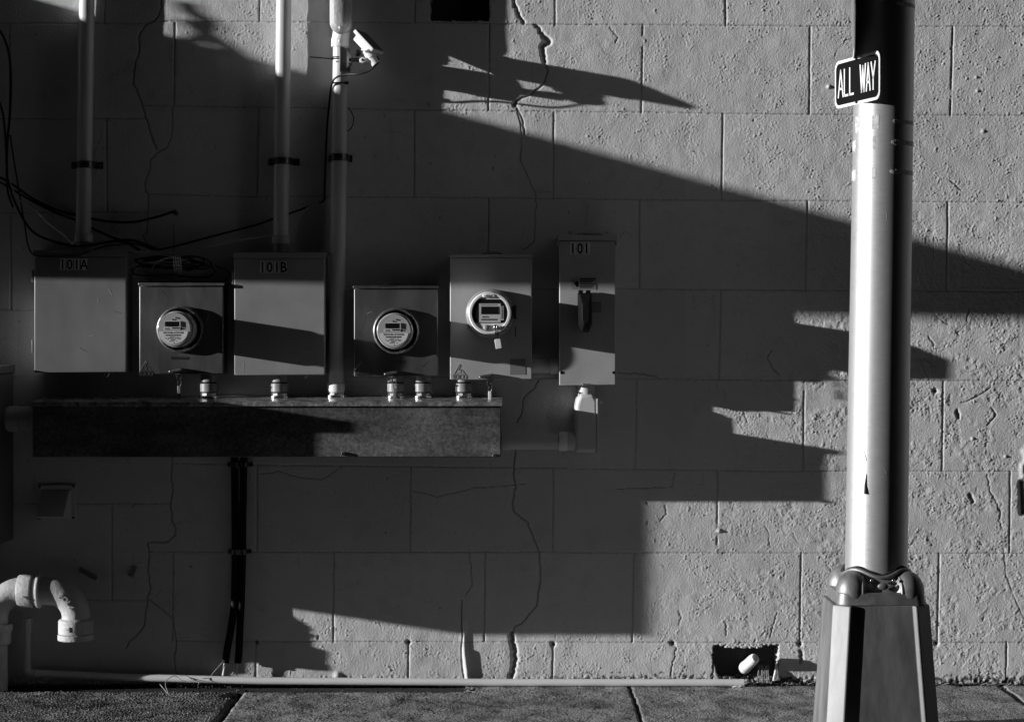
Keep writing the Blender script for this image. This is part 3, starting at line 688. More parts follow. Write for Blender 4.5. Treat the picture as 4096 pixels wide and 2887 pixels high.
# hasps with lead seals under the meter boxes
def hasp(label, x, y, dep, white):
    q = W(x, y, dep); r = empty('seal', q, label, 'seal', 'seals on the meter boxes')
    obj('latch', MB().loft([[(q.x - .026, -dep - .001, q.z - .007), (q.x + .026, -dep - .001, q.z + .001), (q.x + .026, -dep - .001, q.z + .012), (q.x - .024, -dep - .001, q.z + .004)],
                            [(q.x - .026, -dep - .016, q.z - .007), (q.x + .024, -dep - .024, q.z + .000), (q.x + .024, -dep - .024, q.z + .011), (q.x - .024, -dep - .016, q.z + .004)]]), M_DKMETAL, r, bevel=.003)
    obj('hasp_plate', MB().box(q.x + .000, q.x + .030, -dep - .028, -dep + .002, q.z - .0125, q.z - .0095), M_CHROME, r, bevel=.0006)
    zz = q.z - .012; X0 = q.x + .013; Y0 = -dep - .018
    obj('ring', MB().tube([(X0 + .008 * math.cos(a), Y0, zz - .010 + .009 * math.sin(a)) for a in [2 * math.pi * k / 20 for k in range(20)]], .0022, 6, True), M_DKMETAL, r)
    obj('wire_loop', MB().tube([(X0 + .001 + .006 * math.cos(a), Y0 - .002, zz - .030 + .014 * math.sin(a)) for a in [2 * math.pi * k / 20 for k in range(20)]], .0010, 6, True), M_CHROME, r)
    obj('tag', MB().box(X0 - .0055, X0 + .0055, Y0 - .004, Y0 - .001, zz - .076, zz - .040), M_WHITE if white else M_PAINT, r, bevel=.001)
hasp('grey lead seal hanging under the leftmost steel meter box', 705, 1484, .147, False)
hasp('metal seal hanging in front of a pipe stub under the second steel meter box', 1565, 1494, .13, False)
hasp('bright white seal tag hanging under the light grey meter box', 1945, 1506, .145, True)

# ------------------------------------------------------------------ wireway
ww = empty('wireway', W(1064, 1828, .1), 'long speckled galvanised steel trough under all the meter boxes', 'wireway')
a, b = W(130, 1626, .268), W(2003, 1828, .268)
obj('trough', MB().box(a.x, b.x, -.268, -.006, b.z, a.z), M_GALV, ww, bevel=.003)
a2, b2 = W(126, 1607, .279), W(2009, 1624, .279)
lidp = [(a2.x, -.006, a2.z + .014), (a2.x, -.279, a2.z), (a2.x, -.279, b2.z), (a2.x, -.274, b2.z), (a2.x, -.274, a.z + .001), (a2.x, -.006, a.z + .001)]
M_LID = mat('galvanised_lid', .34, .30, metal=.5, var=.35, vscale=18, rvar=.15, extra=mottle(.6, 1.6, 70))
obj('lid', MB().prism(lidp, (b2.x - a2.x, 0, 0)), M_LID, ww, bevel=.001)
for x, y in ((1372, 1813), (1976, 1822)):
    obj('screw', MB().lathe([(.0065, 0), (.0065, .007), (.004, .011), (0, .011)], W(x, y, .268), (0, -1, 0), 20), M_CHROME, ww)

# stubs from boxes into the wireway
lid_z = lambda t: a2.z + .014 * (1 - (t - .006) / .273)
def stub(label, x, ybox, rad=35, t=.085):
    r = empty('pipe_stub', W(x, 1600, t), label, 'conduit', 'pipe stubs between meter boxes and wireway')
    X = W(x, 0, t).x; R = rad * S * .98; z0 = lid_z(t)
    zt = W(0, ybox - 6, t).z; zm = W(0, 1527, t).z; zc0 = W(0, 1533, t).z; zc1 = W(0, 1567, t).z; zl = W(0, 1571, t).z
    obj('sleeve', MB().tube([(X, -t, zt), (X, -t, zm)], R * .97, 40), M_SLEEVE, r, bevel=.001)
    obj('neck', MB().tube([(X, -t, zm + .002), (X, -t, z0)], R * .88, 36), M_BLACK, r)
    obj('coupling', MB().tube([(X, -t, zc0), (X, -t, zc1)], R, 40), M_SLEEVE, r, bevel=.0015)
    obj('adapter', MB().lathe([(R * .95, zl - z0), (R * .95, .006)], (X, -t, z0), ZA, 10), M_DKMETAL2, r, bevel=.001)
    obj('locknut', MB().lathe([(R * 1.17, .006), (R * 1.17, -.001)], (X, -t, z0), ZA, 28), M_CHROME, r, bevel=.001)
    return r
stub('pipe stub under the leftmost steel meter box', 836, 1496)
stub('pipe stub under box 101B', 1118, 1500)
stub('left of the two pipe stubs under the second steel meter box, behind the seal', 1584, 1506)
stub('right of the two pipe stubs under the second steel meter box', 1692, 1506)
stub('pipe stub under the light grey meter box', 1856, 1518, 34)

# ------------------------------------------------------------------ vertical conduits
def strap(r, x, y, half, t, w=15, R=.033):
    c = W(x, y, t); hz = w * S
    s_ = MB()
    ring = []
    n = 16
    path = [(c.x - half * S, -.004), (c.x - R - .004, -.004)] + [(c.x - (R + .002) * math.cos(a), -t - (R + .002) * math.sin(a)) for a in [math.pi * k / n for k in range(n + 1)]] + [(c.x + R + .004, -.004), (c.x + half * S, -.004)]
    th = .003
    def off(path, d):
        o = []
        for i, p in enumerate(path):
            a = Vector(path[max(i - 1, 0)]); b = Vector(path[min(i + 1, len(path) - 1)]); tv = (b - a).normalized(); o.append(Vector(p) + Vector((tv.y, -tv.x)) * d)
        return o
    inn = [Vector(p) for p in path]; out = off(path, th)
    rings = [[(i_.x, i_.y, c.z - hz), (o_.x, o_.y, c.z - hz), (o_.x, o_.y, c.z + hz), (i_.x, i_.y, c.z + hz)] for i_, o_ in zip(inn, out)]
    o = obj('strap', s_.loft(rings), M_DKMETAL, r, bevel=.0008)
    for sx in (-1, 1):
        obj('bolt', MB().lathe([(.005, 0), (.005, .005), (.003, .007), (0, .007)], (c.x + sx * (half * S - .012), -.006, c.z), (0, -1, 0), 10), M_DKMETAL, o)
TC = .034
c1 = empty('conduit', W(338, 930, TC), 'grey vertical conduit rising from box 101A, leftmost of three', 'conduit')
obj('pipe', MB().tube([W(350, -180, TC), W(333, 945, TC)], .0278, 40), M_PVC, c1)
obj('coupling', MB().tube([W(336, 932, TC), W(335, 968, TC)], .0325, 40), M_PVC, c1, bevel=.002)
obj('neck', MB().tube([W(335, 966, TC), W(335, 1000, TC)], .029, 32), M_PAINT, c1)
strap(c1, 343, 660, 64, TC, 14, .0285)
c2 = empty('conduit', W(1124, 940, TC), 'grey vertical conduit rising from box 101B, middle of three', 'conduit')
obj('pipe', MB().tube([W(1138, -180, .047), W(1123, 950, .047)], .0278, 40), M_PVC, c2)
obj('coupling', MB().tube([W(1124, 942, TC), W(1123, 975, TC)], .0325, 40), M_PVC, c2, bevel=.002)
obj('neck', MB().tube([W(1123, 973, TC), W(1123, 1010, TC)], .029, 32), M_PAINT, c2)
strap(c2, 1131, 645, 63, .047, 14, .0285)
T3 = .055
c3 = empty('conduit', W(1345, 1590, T3), 'tall conduit carrying the camera and running down into the wireway', 'conduit')
obj('pipe', MB().tube([W(1363, 150, T3), W(1345, 1535, T3), W(1345, 1604, T3)], .0280, 40), M_PVC, c3)
obj('collar', MB().tube([W(1361, 155, T3), W(1360, 190, T3)], .0325, 40), M_WHITE, c3, bevel=.0012)
obj('collar', MB().tube([W(1345, 1534, T3), W(1345, 1567, T3)], .0325, 40), M_WHITE, c3, bevel=.0015)
zz = lid_z(T3)
obj('adapter', MB().lathe([(.031, W(0, 1570, T3).z - zz), (.031, .004)], (W(1345, 0, T3).x, -T3, zz), ZA, 10), M_DKMETAL2, c3, bevel=.001)
obj('locknut', MB().lathe([(.038, .007), (.038, -.001)], (W(1345, 0, T3).x, -T3, zz), ZA, 28), M_CHROME, c3, bevel=.001)
strap(c3, 1357, 631, 47, T3, 14, .0285)
# pull body at the top
def stadium(cx, hw, z0, ztop, y, n=16):
    return [(cx + hw * math.cos(a), y, z0 + hw + hw * math.sin(a)) for a in [-math.pi + math.pi * k / n for k in range(n + 1)]] + [(cx + hw, y, ztop), (cx - hw, y, ztop)]
lbz = W(1363, 136, .1).z; lx = W(1363, 0, .1).x
lbd = empty('junction_box', W(1363, 100, .1), 'pale cast conduit body with a screwed cover, at the top of the camera conduit', 'junction box')
obj('housing', MB().loft([stadium(lx, .036, lbz + .002, 2.9, -.034), stadium(lx, .039, lbz, 2.9, -.05), stadium(lx, .039, lbz, 2.9, -.112), stadium(lx, .036, lbz + .003, 2.9, -.118)]), M_IRON, lbd)
obj('cover', MB().loft([stadium(lx, .0365, lbz + .004, 2.9, -.1175), stadium(lx, .0365, lbz + .004, 2.9, -.121), stadium(lx - .001, .0215, lbz + .020, 2.9, -.130), stadium(lx - .001, .0195, lbz + .022, 2.9, -.131)]), M_IRON, lbd)
obj('neck', MB().tube([(lx, -T3, lbz + .02), W(1362, 158, T3)], .0315, 36), M_WHITE, lbd)
obj('screw', MB().ellipsoid((lx, -.132, lbz + .017), .0055, .005, .0055), M_WHITE, lbd)
obj('screw', MB().ellipsoid((W(1357, 0, .1).x, -T3 - .032, W(0, 163, .1).z), .005, .003, .005), M_WHITE, lbd)

# zip ties
zt = empty('cable_tie', W(1320, 335, .1), 'black cable tie holding the camera cable to the conduit, under the camera', 'cable tie', 'black cable ties on the camera conduit')
cc = W(1359, 335, T3)
obj('band', MB().tube([(cc.x + .0295 * math.cos(a), -T3 + .0295 * math.sin(a), cc.z) for a in [2 * math.pi * k / 28 for k in range(28)]], .0026, 6, True), M_BLACK, zt)
obj('lock_head', MB().box(cc.x + .020, cc.x + .034, -T3 - .027, -T3 - .015, cc.z - .005, cc.z + .005), M_BLACK, zt, bevel=.001)
zt = empty('cable_tie', W(1245, 232, .1), 'black cable tie with a long loose tail sticking out left of the conduit', 'cable tie', 'black cable ties on the camera conduit')
cc = W(1360, 238, T3)
obj('band', MB().tube([(cc.x + .0295 * math.cos(a), -T3 + .0295 * math.sin(a), cc.z) for a in [2 * math.pi * k / 28 for k in range(28)]], .0022, 6, True).tube([(cc.x + .0295 * math.cos(a), -T3 + .0295 * math.sin(a), cc.z + .006) for a in [2 * math.pi * k / 28 for k in range(28)]], .0016, 6, True), M_BLACK, zt)
obj('tail', MB().tube([W(1328, 236, .1), W(1290, 233, .1), W(1240, 229, .1)], .0021, 6), M_BLACK, zt)

# ------------------------------------------------------------------ camera / lamp with panel
lp = empty('security_camera', W(1440, 240, .12), 'small white security camera with a tilted solar panel, strapped to the conduit', 'camera')
A, B, C, E = W(1420, 116, .222), W(1499, 200, .265), W(1462, 130, .05), W(1536, 222, .05)
nrm = (B - A).cross(C - A).normalized()
if nrm.x < 0: nrm = -nrm
dn = (B - A).normalized(); dq = (C - A).normalized()
def rrect(o, a, b, ua, ub, rad, n=5):
    pts = []
    for cx_, cy_, s0 in ((a - rad, b - rad, 0), (rad, b - rad, 1), (rad, rad, 2), (a - rad, rad, 3)):
        for k in range(n + 1):
            an = math.pi / 2 * (s0 + k / n); pts.append(o + ua * (cx_ + rad * math.cos(an)) + ub * (cy_ + rad * math.sin(an)))
    return pts
la, lq = (B - A).length, (C - A).length
pn = obj('solar_panel', MB().prism(rrect(A, la, lq, dn, dq, .012), nrm * -.013), M_WHITE, lp, bevel=.002)
obj('cells', MB().prism(rrect(A + dn * .006 + dq * .006 + nrm * .0004, la - .012, lq - .012, dn, dq, .008), nrm * .001), M_DKMETAL, pn)
back = A + dn * .012 + dq * .03 - nrm * .0128
obj('panel_back', MB().loft([rrect(back, .085, lq - .06, dn, dq, .01), [p - nrm * .022 + dn * .003 for p in rrect(back, .075, lq - .07, dn, dq, .01)]]), M_WHITE, pn, bevel=.002)
mid = A + dn * .07 + dq * .09
obj('swivel', MB().tube([mid - nrm * .02, mid - nrm * .045], .013, 20), M_WHITE, lp, bevel=.001)
q0, q1 = W(1470, 212, .17), W(1506, 258, .17)
obj('camera_body', MB().tube([q0 - (q1 - q0) * .2, q1], .0165, 28), M_WHITE, lp, bevel=.002)
obj('lens', MB().tube([q1 + (q1 - q0).normalized() * -.002, q1 + (q1 - q0).normalized() * .002], .013, 20), M_BLACK, lp)
ck = W(1452, 243, .17)
obj('camera_hood', MB().tube([q0 + (q1 - q0) * .15 + Vector((.002, 0, .004)), q0 + (q1 - q0) * .45 + Vector((.002, 0, .004))], .019, 24), M_WHITE, lp, bevel=.001)
obj('joint', MB().tube([(ck.x, -.145, ck.z), (ck.x, -.185, ck.z)], .0105, 20).box(ck.x - .012, ck.x + .030, -.178, -.15, ck.z - .008, ck.z + .006), M_WHITE, lp, bevel=.0012)
obj('joint_bolt', MB().lathe([(.0045, 0), (.0045, .004), (.0025, .004), (.0025, .001), (0, .001)], (ck.x, -.185, ck.z), (0, -1, 0), 12), M_CHROME, lp)
p0 = W(1410, 243, .15)
obj('arm', MB().box(p0.x - .012, ck.x - .008, -.172, -.155, p0.z - .007, p0.z + .006), M_DKMETAL, lp, bevel=.001)
obj('knob', MB().ellipsoid(W(1431, 213, .17), .011, .014, .013), M_BLACK, lp)
pa, pb = W(1363, 193, .105), W(1369, 290, .105)
obj('mount_plate', MB().prism([W(1363, 193, .102), W(1375, 193, .102), W(1384, 198, .102), W(1410, 232, .102), W(1410, 256, .102), W(1384, 287, .102), W(1375, 290, .102), W(1362, 288, .102)], (0, -.036, 0))
    .box(W(1366, 0, .09).x, W(1402, 0, .09).x, -.110, -.074, W(0, 288, .09).z, W(0, 196, .09).z)
    .prism([W(1362, 193, .108), W(1366, 193, .108), W(1365, 290, .108), W(1361, 290, .108)], (0, -.035, 0))
    .box(W(1398, 0, .1).x, W(1411, 0, .1).x, -.172, -.108, p0.z - .012, p0.z + .012), M_PAINT, lp, bevel=.001)
for y in (200, 283): obj('mount_bolt', MB().ellipsoid(W(1372, y, .112), .005, .005, .005), M_WHITE, lp)

def cable(name, label, pts, r, m, group=None, cat='cable'):
    o = obj(name, MB().tube(spline(pts, 8), r, 8), m)
    tag(o, label, cat, group); return o
T = .022
cable('camera_cable', 'black cable looping from the security camera down the conduit and away left',
      [W(1508, 228, .17), W(1513, 244, .175), W(1500, 264, .17), W(1470, 287, .16), W(1430, 297, .15), W(1385, 299, .125), W(1350, 308, .112), W(1334, 322, .10), W(1325, 345, .075), W(1319, 400, .05), W(1309, 500, .03), W(1302, 650, .02), W(1298, 760, T), W(1296, 800, T), W(1268, 815, T),
       W(1160, 853, .014), W(1090, 876, .014), W(1024, 900, T), W(850, 945, T), W(700, 985, T + .02), W(620, 998, T + .03), W(560, 980, T + .04), W(460, 965, T + .06), W(400, 975, .09), W(300, 985, .10)], .0038, M_CABLE)
cg = 'black cables sagging at the left'
cable('cable', 'black cable dropping from the top left corner and sagging under the left conduit', [W(-60, 60, .04), W(0, 125, .04), W(32, 200, .04), W(43, 300, .04), W(40, 450, .04), W(30, 560, .04), W(28, 680, .05), W(45, 770, .07), W(95, 880, .085), W(150, 940, .09), W(250, 975, .1), W(330, 985, .1), W(420, 970, .09), W(520, 960, .07), W(600, 985, .05), W(640, 1000, .04)], .0048, M_CABLE, cg)
cable('cable', 'black cable swinging right behind the left conduit to the hole in the wall', [W(-60, 690, .03), W(0, 710, .03), W(60, 745, .018), W(140, 800, .014), W(240, 845, .012), W(340, 868, .010), W(430, 885, .016), W(530, 888, .018), W(620, 870, .018), W(690, 848, .01), W(702, 851, -.01)], .0046, M_CABLE, cg)
cable('cable', 'second black cable just under the one behind the left conduit, ending by the coil', [W(-60, 700, .045), W(20, 740, .045), W(120, 800, .025), W(220, 850, .014), W(300, 880, .010), W(372, 915, .012), W(440, 945, .025), W(500, 968, .05), W(560, 1000, .05)], .0042, M_CABLE, cg)
cable('cable', 'thin black cable looping down at the far left and across the top of box 101A', [W(40, 540, .04), W(55, 640, .04), W(90, 850, .04), W(102, 920, .06), W(112, 980, .1), W(135, 1018, .152), W(200, 1026, .152), W(300, 1024, .152), W(345, 1010, .15), W(420, 985, .12), W(520, 975, .08)], .0030, M_CABLE, cg)
cable('cable', 'black cable hanging at the left edge beside the wall joint', [W(-40, 330, .03), W(8, 440, .03), W(22, 560, .03), W(26, 660, .03), W(30, 760, .05), W(52, 830, .06)], .004, M_CABLE, cg)
cable('string', 'pale grey string sloping down left of the left conduit', [W(-40, 600, .03), W(0, 616, .03), W(28, 640, .03), W(38, 720, .06), W(78, 800, .07), W(150, 850, .09), W(190, 892, .10), W(250, 937, .11), W(284, 970, .115), (W(288, 977, .115)), W(300, 958, .10)], .0021, M_STRING, 'pale strings', 'string')
cable('string', 'pale grey string sagging above the coil between the left and middle conduits', [W(372, 962, .06), W(420, 976, .08), W(480, 992, .08), W(560, 1010, .07), W(640, 1013, .06), W(740, 1008, .045), W(850, 985, .04), W(960, 960, .04), W(1030, 950, .055), W(1090, 943, .085), W(1150, 944, .085)], .0021, M_STRING, 'pale strings', 'string')
cable('string', 'pale grey string curving up right of the middle conduit', [W(1130, 1000, .05), W(1150, 985, .045), W(1162, 955, .03), W(1170, 930, .03), W(1192, 880, .03), W(1222, 838, .03), W(1255, 820, .03), W(1292, 806, .02)], .0021, M_STRING, 'pale strings', 'string')
cable('cable_loop', 'thin dark wire loop bulging out on the right of the camera conduit', [W(1380, 425, .03), W(1400, 440, .03), W(1413, 468, .03), W(1414, 490, .03), W(1405, 512, .03), W(1390, 524, .03), W(1375, 526, .03)], .0018, M_CABLE)

# coil of spare cable
co = empty('cable_coil', W(700, 1060, .05), 'bundled coil of spare grey and black cable above the left meter box', 'cable coil')
rc = random.Random(11)
for k in range(9):
    cx_, cy_ = 700 + rc.uniform(-25, 25), 1062 + rc.uniform(-16, 18); ra, rb = rc.uniform(110, 165), rc.uniform(14, 48); t0 = rc.uniform(.03, .09)
    pts = [W(cx_ + ra * math.cos(a) * (1 + .05 * math.sin(3 * a + k)), cy_ + rb * math.sin(a) * (.5 + .5 * abs(math.cos(a))) + 5 * math.sin(2 * a + k), t0 + .01 * math.sin(a + k)) for a in [2 * math.pi * q / 28 for q in range(28)]]
    obj('loop', MB().tube(pts, .0026, 7, True), M_STRINGD if k % 2 else M_CABLE, co) if 'M_STRINGD' in globals() else obj('loop', MB().tube(pts, .0026, 7, True), M_CABLE if k % 3 else M_STRING, co)
for k in range(4):
    x = 696 + k * 9
    obj('tie', MB().tube([W(x + 3 * math.sin(a), 1060 + 34 * math.sin(a), .065 + .045 * math.cos(a)) for a in [2 * math.pi * q / 20 for q in range(20)]], .0022, 6, True), M_STRING, co)
obj('loose_end', MB().tube(spline([W(600, 1085, .09), W(625, 1052, .1), W(660, 1035, .1), W(700, 1030, .09), W(760, 1050, .08)], 6), .0022, 6), M_STRING, co)
obj('loose_end', MB().tube(spline([W(840, 1055, .05), W(905, 1080, .04), W(920, 1095, .04), W(905, 1120, .04), W(850, 1128, .05)], 6), .0022, 6), M_CABLE, co)

# ------------------------------------------------------------------ elbow under the switch box
el = empty('conduit_elbow', W(2345, 1700, .08), 'pale square-bodied conduit elbow under the 101 switch box', 'conduit elbow')
t_ = .075
obj('neck', MB().tube([W(2345, 1536, t_), W(2345, 1580, t_)], .030, 36), M_PVC, el)
a, b = W(2299, 1580, .112), W(2388, 1810, .112)
xx0, xx1, zz1, zz0 = a.x, b.x, a.z, b.z
ring = lambda y, i: [(xx0 + i, y, zz0 + i), (xx1 - .002, y, zz0 + i), (xx1 - .002, y, zz1 - .012 - i), (xx1 - .014, y, zz1 - i * .5 + .004), (xx0 + .022, y, zz1 + .006 - i), (xx0 + .006 + i, y, zz1 - .012 - i), (xx0 + i, y, zz1 - .04)]
obj('housing', MB().loft([ring(-.02, .004), ring(-.032, 0), ring(-.100, 0), ring(-.112, .010)]), M_PVC, el, bevel=.007, seg=3)
obj('cover', MB().box(xx1 - .0015, xx1 + .004, -.112, -.022, zz0 - .002, zz1 - .012), M_PVC, el, bevel=.001)
obj('branch', MB().tube([W(2271, 1765, t_), W(2302, 1765, t_)], .0335, 36), M_PVC, el)
obj('collar', MB().tube([W(2235, 1765, t_), W(2270, 1765, t_)], .0345, 36), M_WHITE, el, bevel=.0015)
hc = empty('conduit', W(2120, 1766, t_), 'short horizontal conduit from the wireway end to the square elbow', 'conduit')
obj('pipe', MB().tube([W(2005, 1766, t_), W(2236, 1766, t_)], .0283, 36), M_PVC, hc)
obj('collar', MB().tube([W(2006, 1766, t_), W(2037, 1766, t_)], .0335, 36), M_PVC, hc, bevel=.0015)

# ------------------------------------------------------------------ vents in the wall
v1 = empty('wall_vent', W(1840, 84, 0), 'dark meshed vent opening high in the wall, cut by the top edge', 'vent')
mh = MB(); 
for k in range(22): x = 1724 + k * 11; mh.tube([W(x, -120, -.028), W(x, 84, -.028)], .0008, 4)
for k in range(19): y = -110 + k * 11; mh.tube([W(1720, y, -.029), W(1958, y, -.029)], .0008, 4)
obj('mesh', mh, M_DKMETAL, v1)
obj('sill', MB().box(W(1722, 0).x, W(1957, 0).x, .004, .09, W(0, 84).z - .001, W(0, 79).z), M_DARK, v1)
v2 = empty('wall_vent', W(2980, 2715, 0), 'dark rusty meshed vent opening at the foot of the wall near the lamp post', 'vent')
mh = MB()
for k in range(23): x = 2858 + k * 11.4; mh.tube([W(x, 2584, -.055), W(x + 2, 2722, -.05)], .0007, 4)
for k in range(13): y = 2590 + k * 10.6; mh.tube([W(2852, y, -.054), W(3112, y + 2, -.054)], .0007, 4)
obj('mesh', mh, M_DKMETAL, v2)
fm = MB(); rc = random.Random(2)
for k in range(26):
    x = 2905 + k * 5.6; fm.ellipsoid(W(x, 2580 + rc.uniform(-3, 4), -.006), .006 + .003 * rc.random(), .008, .0055 + .003 * rc.random(), 8, 6)
obj('mortar', fm, M_WALL, v2)
db = MB(); rc = random.Random(21)
for k in range(70):
    q = W(rc.uniform(2860, 3105), 2722, 0); r_ = rc.uniform(.003, .011)
    db.ellipsoid((q.x, rc.uniform(.0, .085), q.z + rc.uniform(0, .012)), r_, r_ * .8, r_ * .6, 7, 5)
obj('rubble', db, M_CONC, v2, smooth=False)
obj('broken_edge', MB().prism([W(2852, 2722, 0), W(2882, 2722, 0), W(2866, 2690, 0), W(2856, 2650, 0)], (0, .03, 0)), M_WALL, v2, bevel=.004)
cp = empty('pipe_end', W(3000, 2640, .0), 'short white plastic pipe end poking out of the low vent', 'pipe end')
d0, d1 = W(2982, 2665, -.02), W(3022, 2628, .055)
ax_ = (d1 - d0).normalized()
obj('cap', MB().lathe([(.0205, -.02), (.0205, (d1 - d0).length * .7), (.019, (d1 - d0).length * .88), (.013, (d1 - d0).length * .98), (0, (d1 - d0).length)], d0, ax_, 36), M_WHITE, cp)
obj('ring', MB().lathe([(.0225, -.012), (.0225, .006)], d0, ax_, 36), M_WHITE, cp, bevel=.001)
fo = MB(); fo.loft([[W(3088, 2722, -.01), W(3118, 2722, -.01), W(3122, 2722, .02), W(3090, 2722, .025)], [W(3095, 2690, -.01), W(3114, 2690, -.01), W(3116, 2692, .014), W(3097, 2692, .018)], [W(3101, 2656, -.008), W(3109, 2656, -.008), W(3110, 2657, .004), W(3103, 2657, .006)]])
tag(obj('foam_blob', fo, M_FOAM, bevel=.004, seg=3), 'white wedge of hardened foam at the right corner of the low vent', 'foam')

# dryer hood
dh = empty('vent_hood', W(226, 2075, 0), 'painted square vent hood low on the wall under the dark cabinet', 'vent hood')
a, b = W(150, 1938, .012), W(303, 2080, .012)
obj('frame', MB().box(a.x, b.x, -.012, -.001, b.z, a.z), M_PVC, dh, bevel=.003)
hd = [[(W(168, 0).x, -.012, W(0, 1956).z), (W(288, 0).x, -.012, W(0, 1956).z), (W(290, 0).x, -.012, W(0, 2072).z), (W(158, 0).x, -.012, W(0, 2072).z)],
      [(W(172, 0).x, -.02, W(0, 1962).z), (W(280, 0).x, -.02, W(0, 1962).z), (W(272, 0).x, -.075, W(0, 2060).z), (W(166, 0).x, -.075, W(0, 2060).z)]]
obj('hood', MB().loft(hd), M_PVC, dh, bevel=.002)
for x, y in ((158, 1946), (294, 1944), (158, 2072), (294, 2070)):
    obj('screw', MB().lathe([(.005, 0), (.004, .004), (0, .004)], W(x, y, .012), (0, -1, 0), 12), M_DKMETAL, dh)
# old anchor straps
def anchor(label, pts, w):
    r = obj('anchor_strap', MB().prism([W(x, y, .006) for x, y in pts], (0, -.006, 0)), M_PAINT, bevel=.001); tag(r, label, 'metal strap', 'old metal straps low on the wall')
anchor('bent metal strap on the wall right of the gooseneck pipe', [(322, 2266), (392, 2306), (384, 2320), (374, 2316), (314, 2282)], 0)
anchor('short upright metal strap on the wall between the gooseneck and the black pipes', [(532, 2262), (549, 2268), (532, 2308), (512, 2300)], 0)

# ------------------------------------------------------------------ pair of black pipes
def blackpipe(label, pts, r, band_y):
    e_ = empty('black_pipe', pts[-1], label, 'pipe', 'black pipes below the wireway')
    obj('pipe', MB().tube(spline(pts, 6), r, 20), M_BLACK, e_)
    for y in band_y:
        x = W(0, y, .03).z
        p = min(spline(pts, 20), key=lambda q: abs(q.z - x))
        s_ = obj('clamp', MB().tube([(p.x, p.y, x - .009), (p.x, p.y, x + .009)], r + .0022, 20), M_DKMETAL, e_)
        obj('clamp_ear', MB().box(p.x - .030, p.x - r, -.004, -.001, x - .008, x + .008).box(p.x + r, p.x + .030, -.004, -.001, x - .008, x + .008), M_DKMETAL, s_)
    return e_
bl = blackpipe('left of the two black pipes running down from the wireway', [W(938, 1820, .03), W(940, 2000, .026), W(941, 2200, .026), W(938, 2400, .03), W(926, 2500, .035), W(908, 2600, .04), W(901, 2650, .042)], .0135, (1858, 2207))
obj('lead', MB().tube([W(901, 2645, .042), W(896, 2680, .043), W(893, 2700, .043)], .0050, 12), M_STRING, bl)
br_ = blackpipe('right of the two black pipes running down from the wireway', [W(976, 1820, .03), W(972, 2000, .026), W(970, 2200, .026), W(965, 2400, .028), W(960, 2500, .03), W(956, 2600, .03), W(952, 2650, .03)], .0135, (1858, 2207))
obj('lead', MB().tube([W(948, 2640, .03), W(946, 2680, .035), W(947, 2705, .036)], .0030, 10), M_STRING, br_)
obj('lead', MB().tube(spline([W(942, 2640, .03), W(940, 2670, .035), W(930, 2692, .04), W(918, 2703, .04)], 5), .0022, 8), M_STRING, br_)

# ------------------------------------------------------------------ gooseneck and side riser
gn = empty('gooseneck_pipe', W(20, 2740, .15), 'fat painted gooseneck vent pipe curling over at the lower left', 'pipe')
tg = .137; Rr = 57 * S * .978
def arcp(cx, cy, rad, a0, a1, n=12): return [W(cx + rad * math.cos(math.radians(a0 + (a1 - a0) * k / n)), cy - rad * math.sin(math.radians(a0 + (a1 - a0) * k / n)), tg) for k in range(n + 1)]
obj('left_bend', MB().tube([W(-26, 2520, tg)] + arcp(84, 2472, 110, 180, 90) + [W(90, 2362, tg)], Rr, 40), M_IRON, gn)
for w0, w1, k in ((76, 132, 1.17), (130, 150, 1.06), (150, 164, 1.22)):
    obj('coupling', MB().tube([W(w0, 2362, tg), W(w0 + 5, 2362, tg), W(w1 - 4, 2362, tg), W(w1, 2362, tg)], [Rr * k * .95, Rr * k, Rr * k, Rr * k * .95], 44), M_IRON, gn)
obj('right_bend', MB().tube([W(160, 2362, tg)] + arcp(200, 2466, 104, 90, 0)[1:] + [W(303, 2480, tg)], Rr * .98, 44), M_IRON, gn)
obj('outlet', MB().tube([W(303, 2473, tg), W(303, 2480, tg), W(303, 2533, tg)], [Rr * 1.08, Rr * 1.21, Rr * 1.21], 44), M_IRON, gn, bevel=.002)
obj('outlet_lip', MB().tube([W(303, 2534, tg), W(303, 2556, tg), W(303, 2559, tg)], [Rr * 1.26, Rr * 1.26, Rr * 1.2], 44), M_IRON, gn, bevel=.002)
obj('outlet_bore', MB().tube([W(303, 2556, tg), W(303, 2560, tg)], Rr * .95, 32), M_DARK, gn)
obj('riser', MB().tube([W(-26, 2500, tg), W(-26, 2760, tg)], Rr * .98, 40), M_IRON, gn)
obj('riser_socket', MB().tube([W(-26, 2494, tg), W(-26, 2520, tg), W(-26, 2526, tg), W(-26, 2570, tg), W(-26, 2580, tg)], [Rr * 1.32, Rr * 1.32, Rr * 1.22, Rr * 1.22, Rr], 44), M_IRON, gn, bevel=.001)
lt = MB()
def raised(chs, cx, cy, rad, a0, da, size):
    for k, ch in enumerate(chs):
        a = math.radians(a0 - da * k); p = W(cx + rad * math.cos(a), cy - rad * math.sin(a), tg + Rr / S * S * .97)
        p.y = -(tg + Rr * .985); u = Vector((math.sin(a), 0, -math.cos(a))); v = Vector((math.cos(a), 0, math.sin(a)))
        text_mb(lt, ch, p - v * size * .3, u, v, size, .0035, off=.02)
raised('FOL6', 200, 2466, 92, 62, 13, .026)
text_mb(lt, '4', W(98, 2382, tg) + Vector((0, -Rr * 1.16, 0)), ZA * -1 + XA * .1, XA, .030, .003)
text_mb(lt, '4', W(288, 2518, tg) + Vector((0, -Rr * 1.2, 0)), XA, ZA, .026, .003)
obj('cast_lettering', lt, M_IRON, gn)

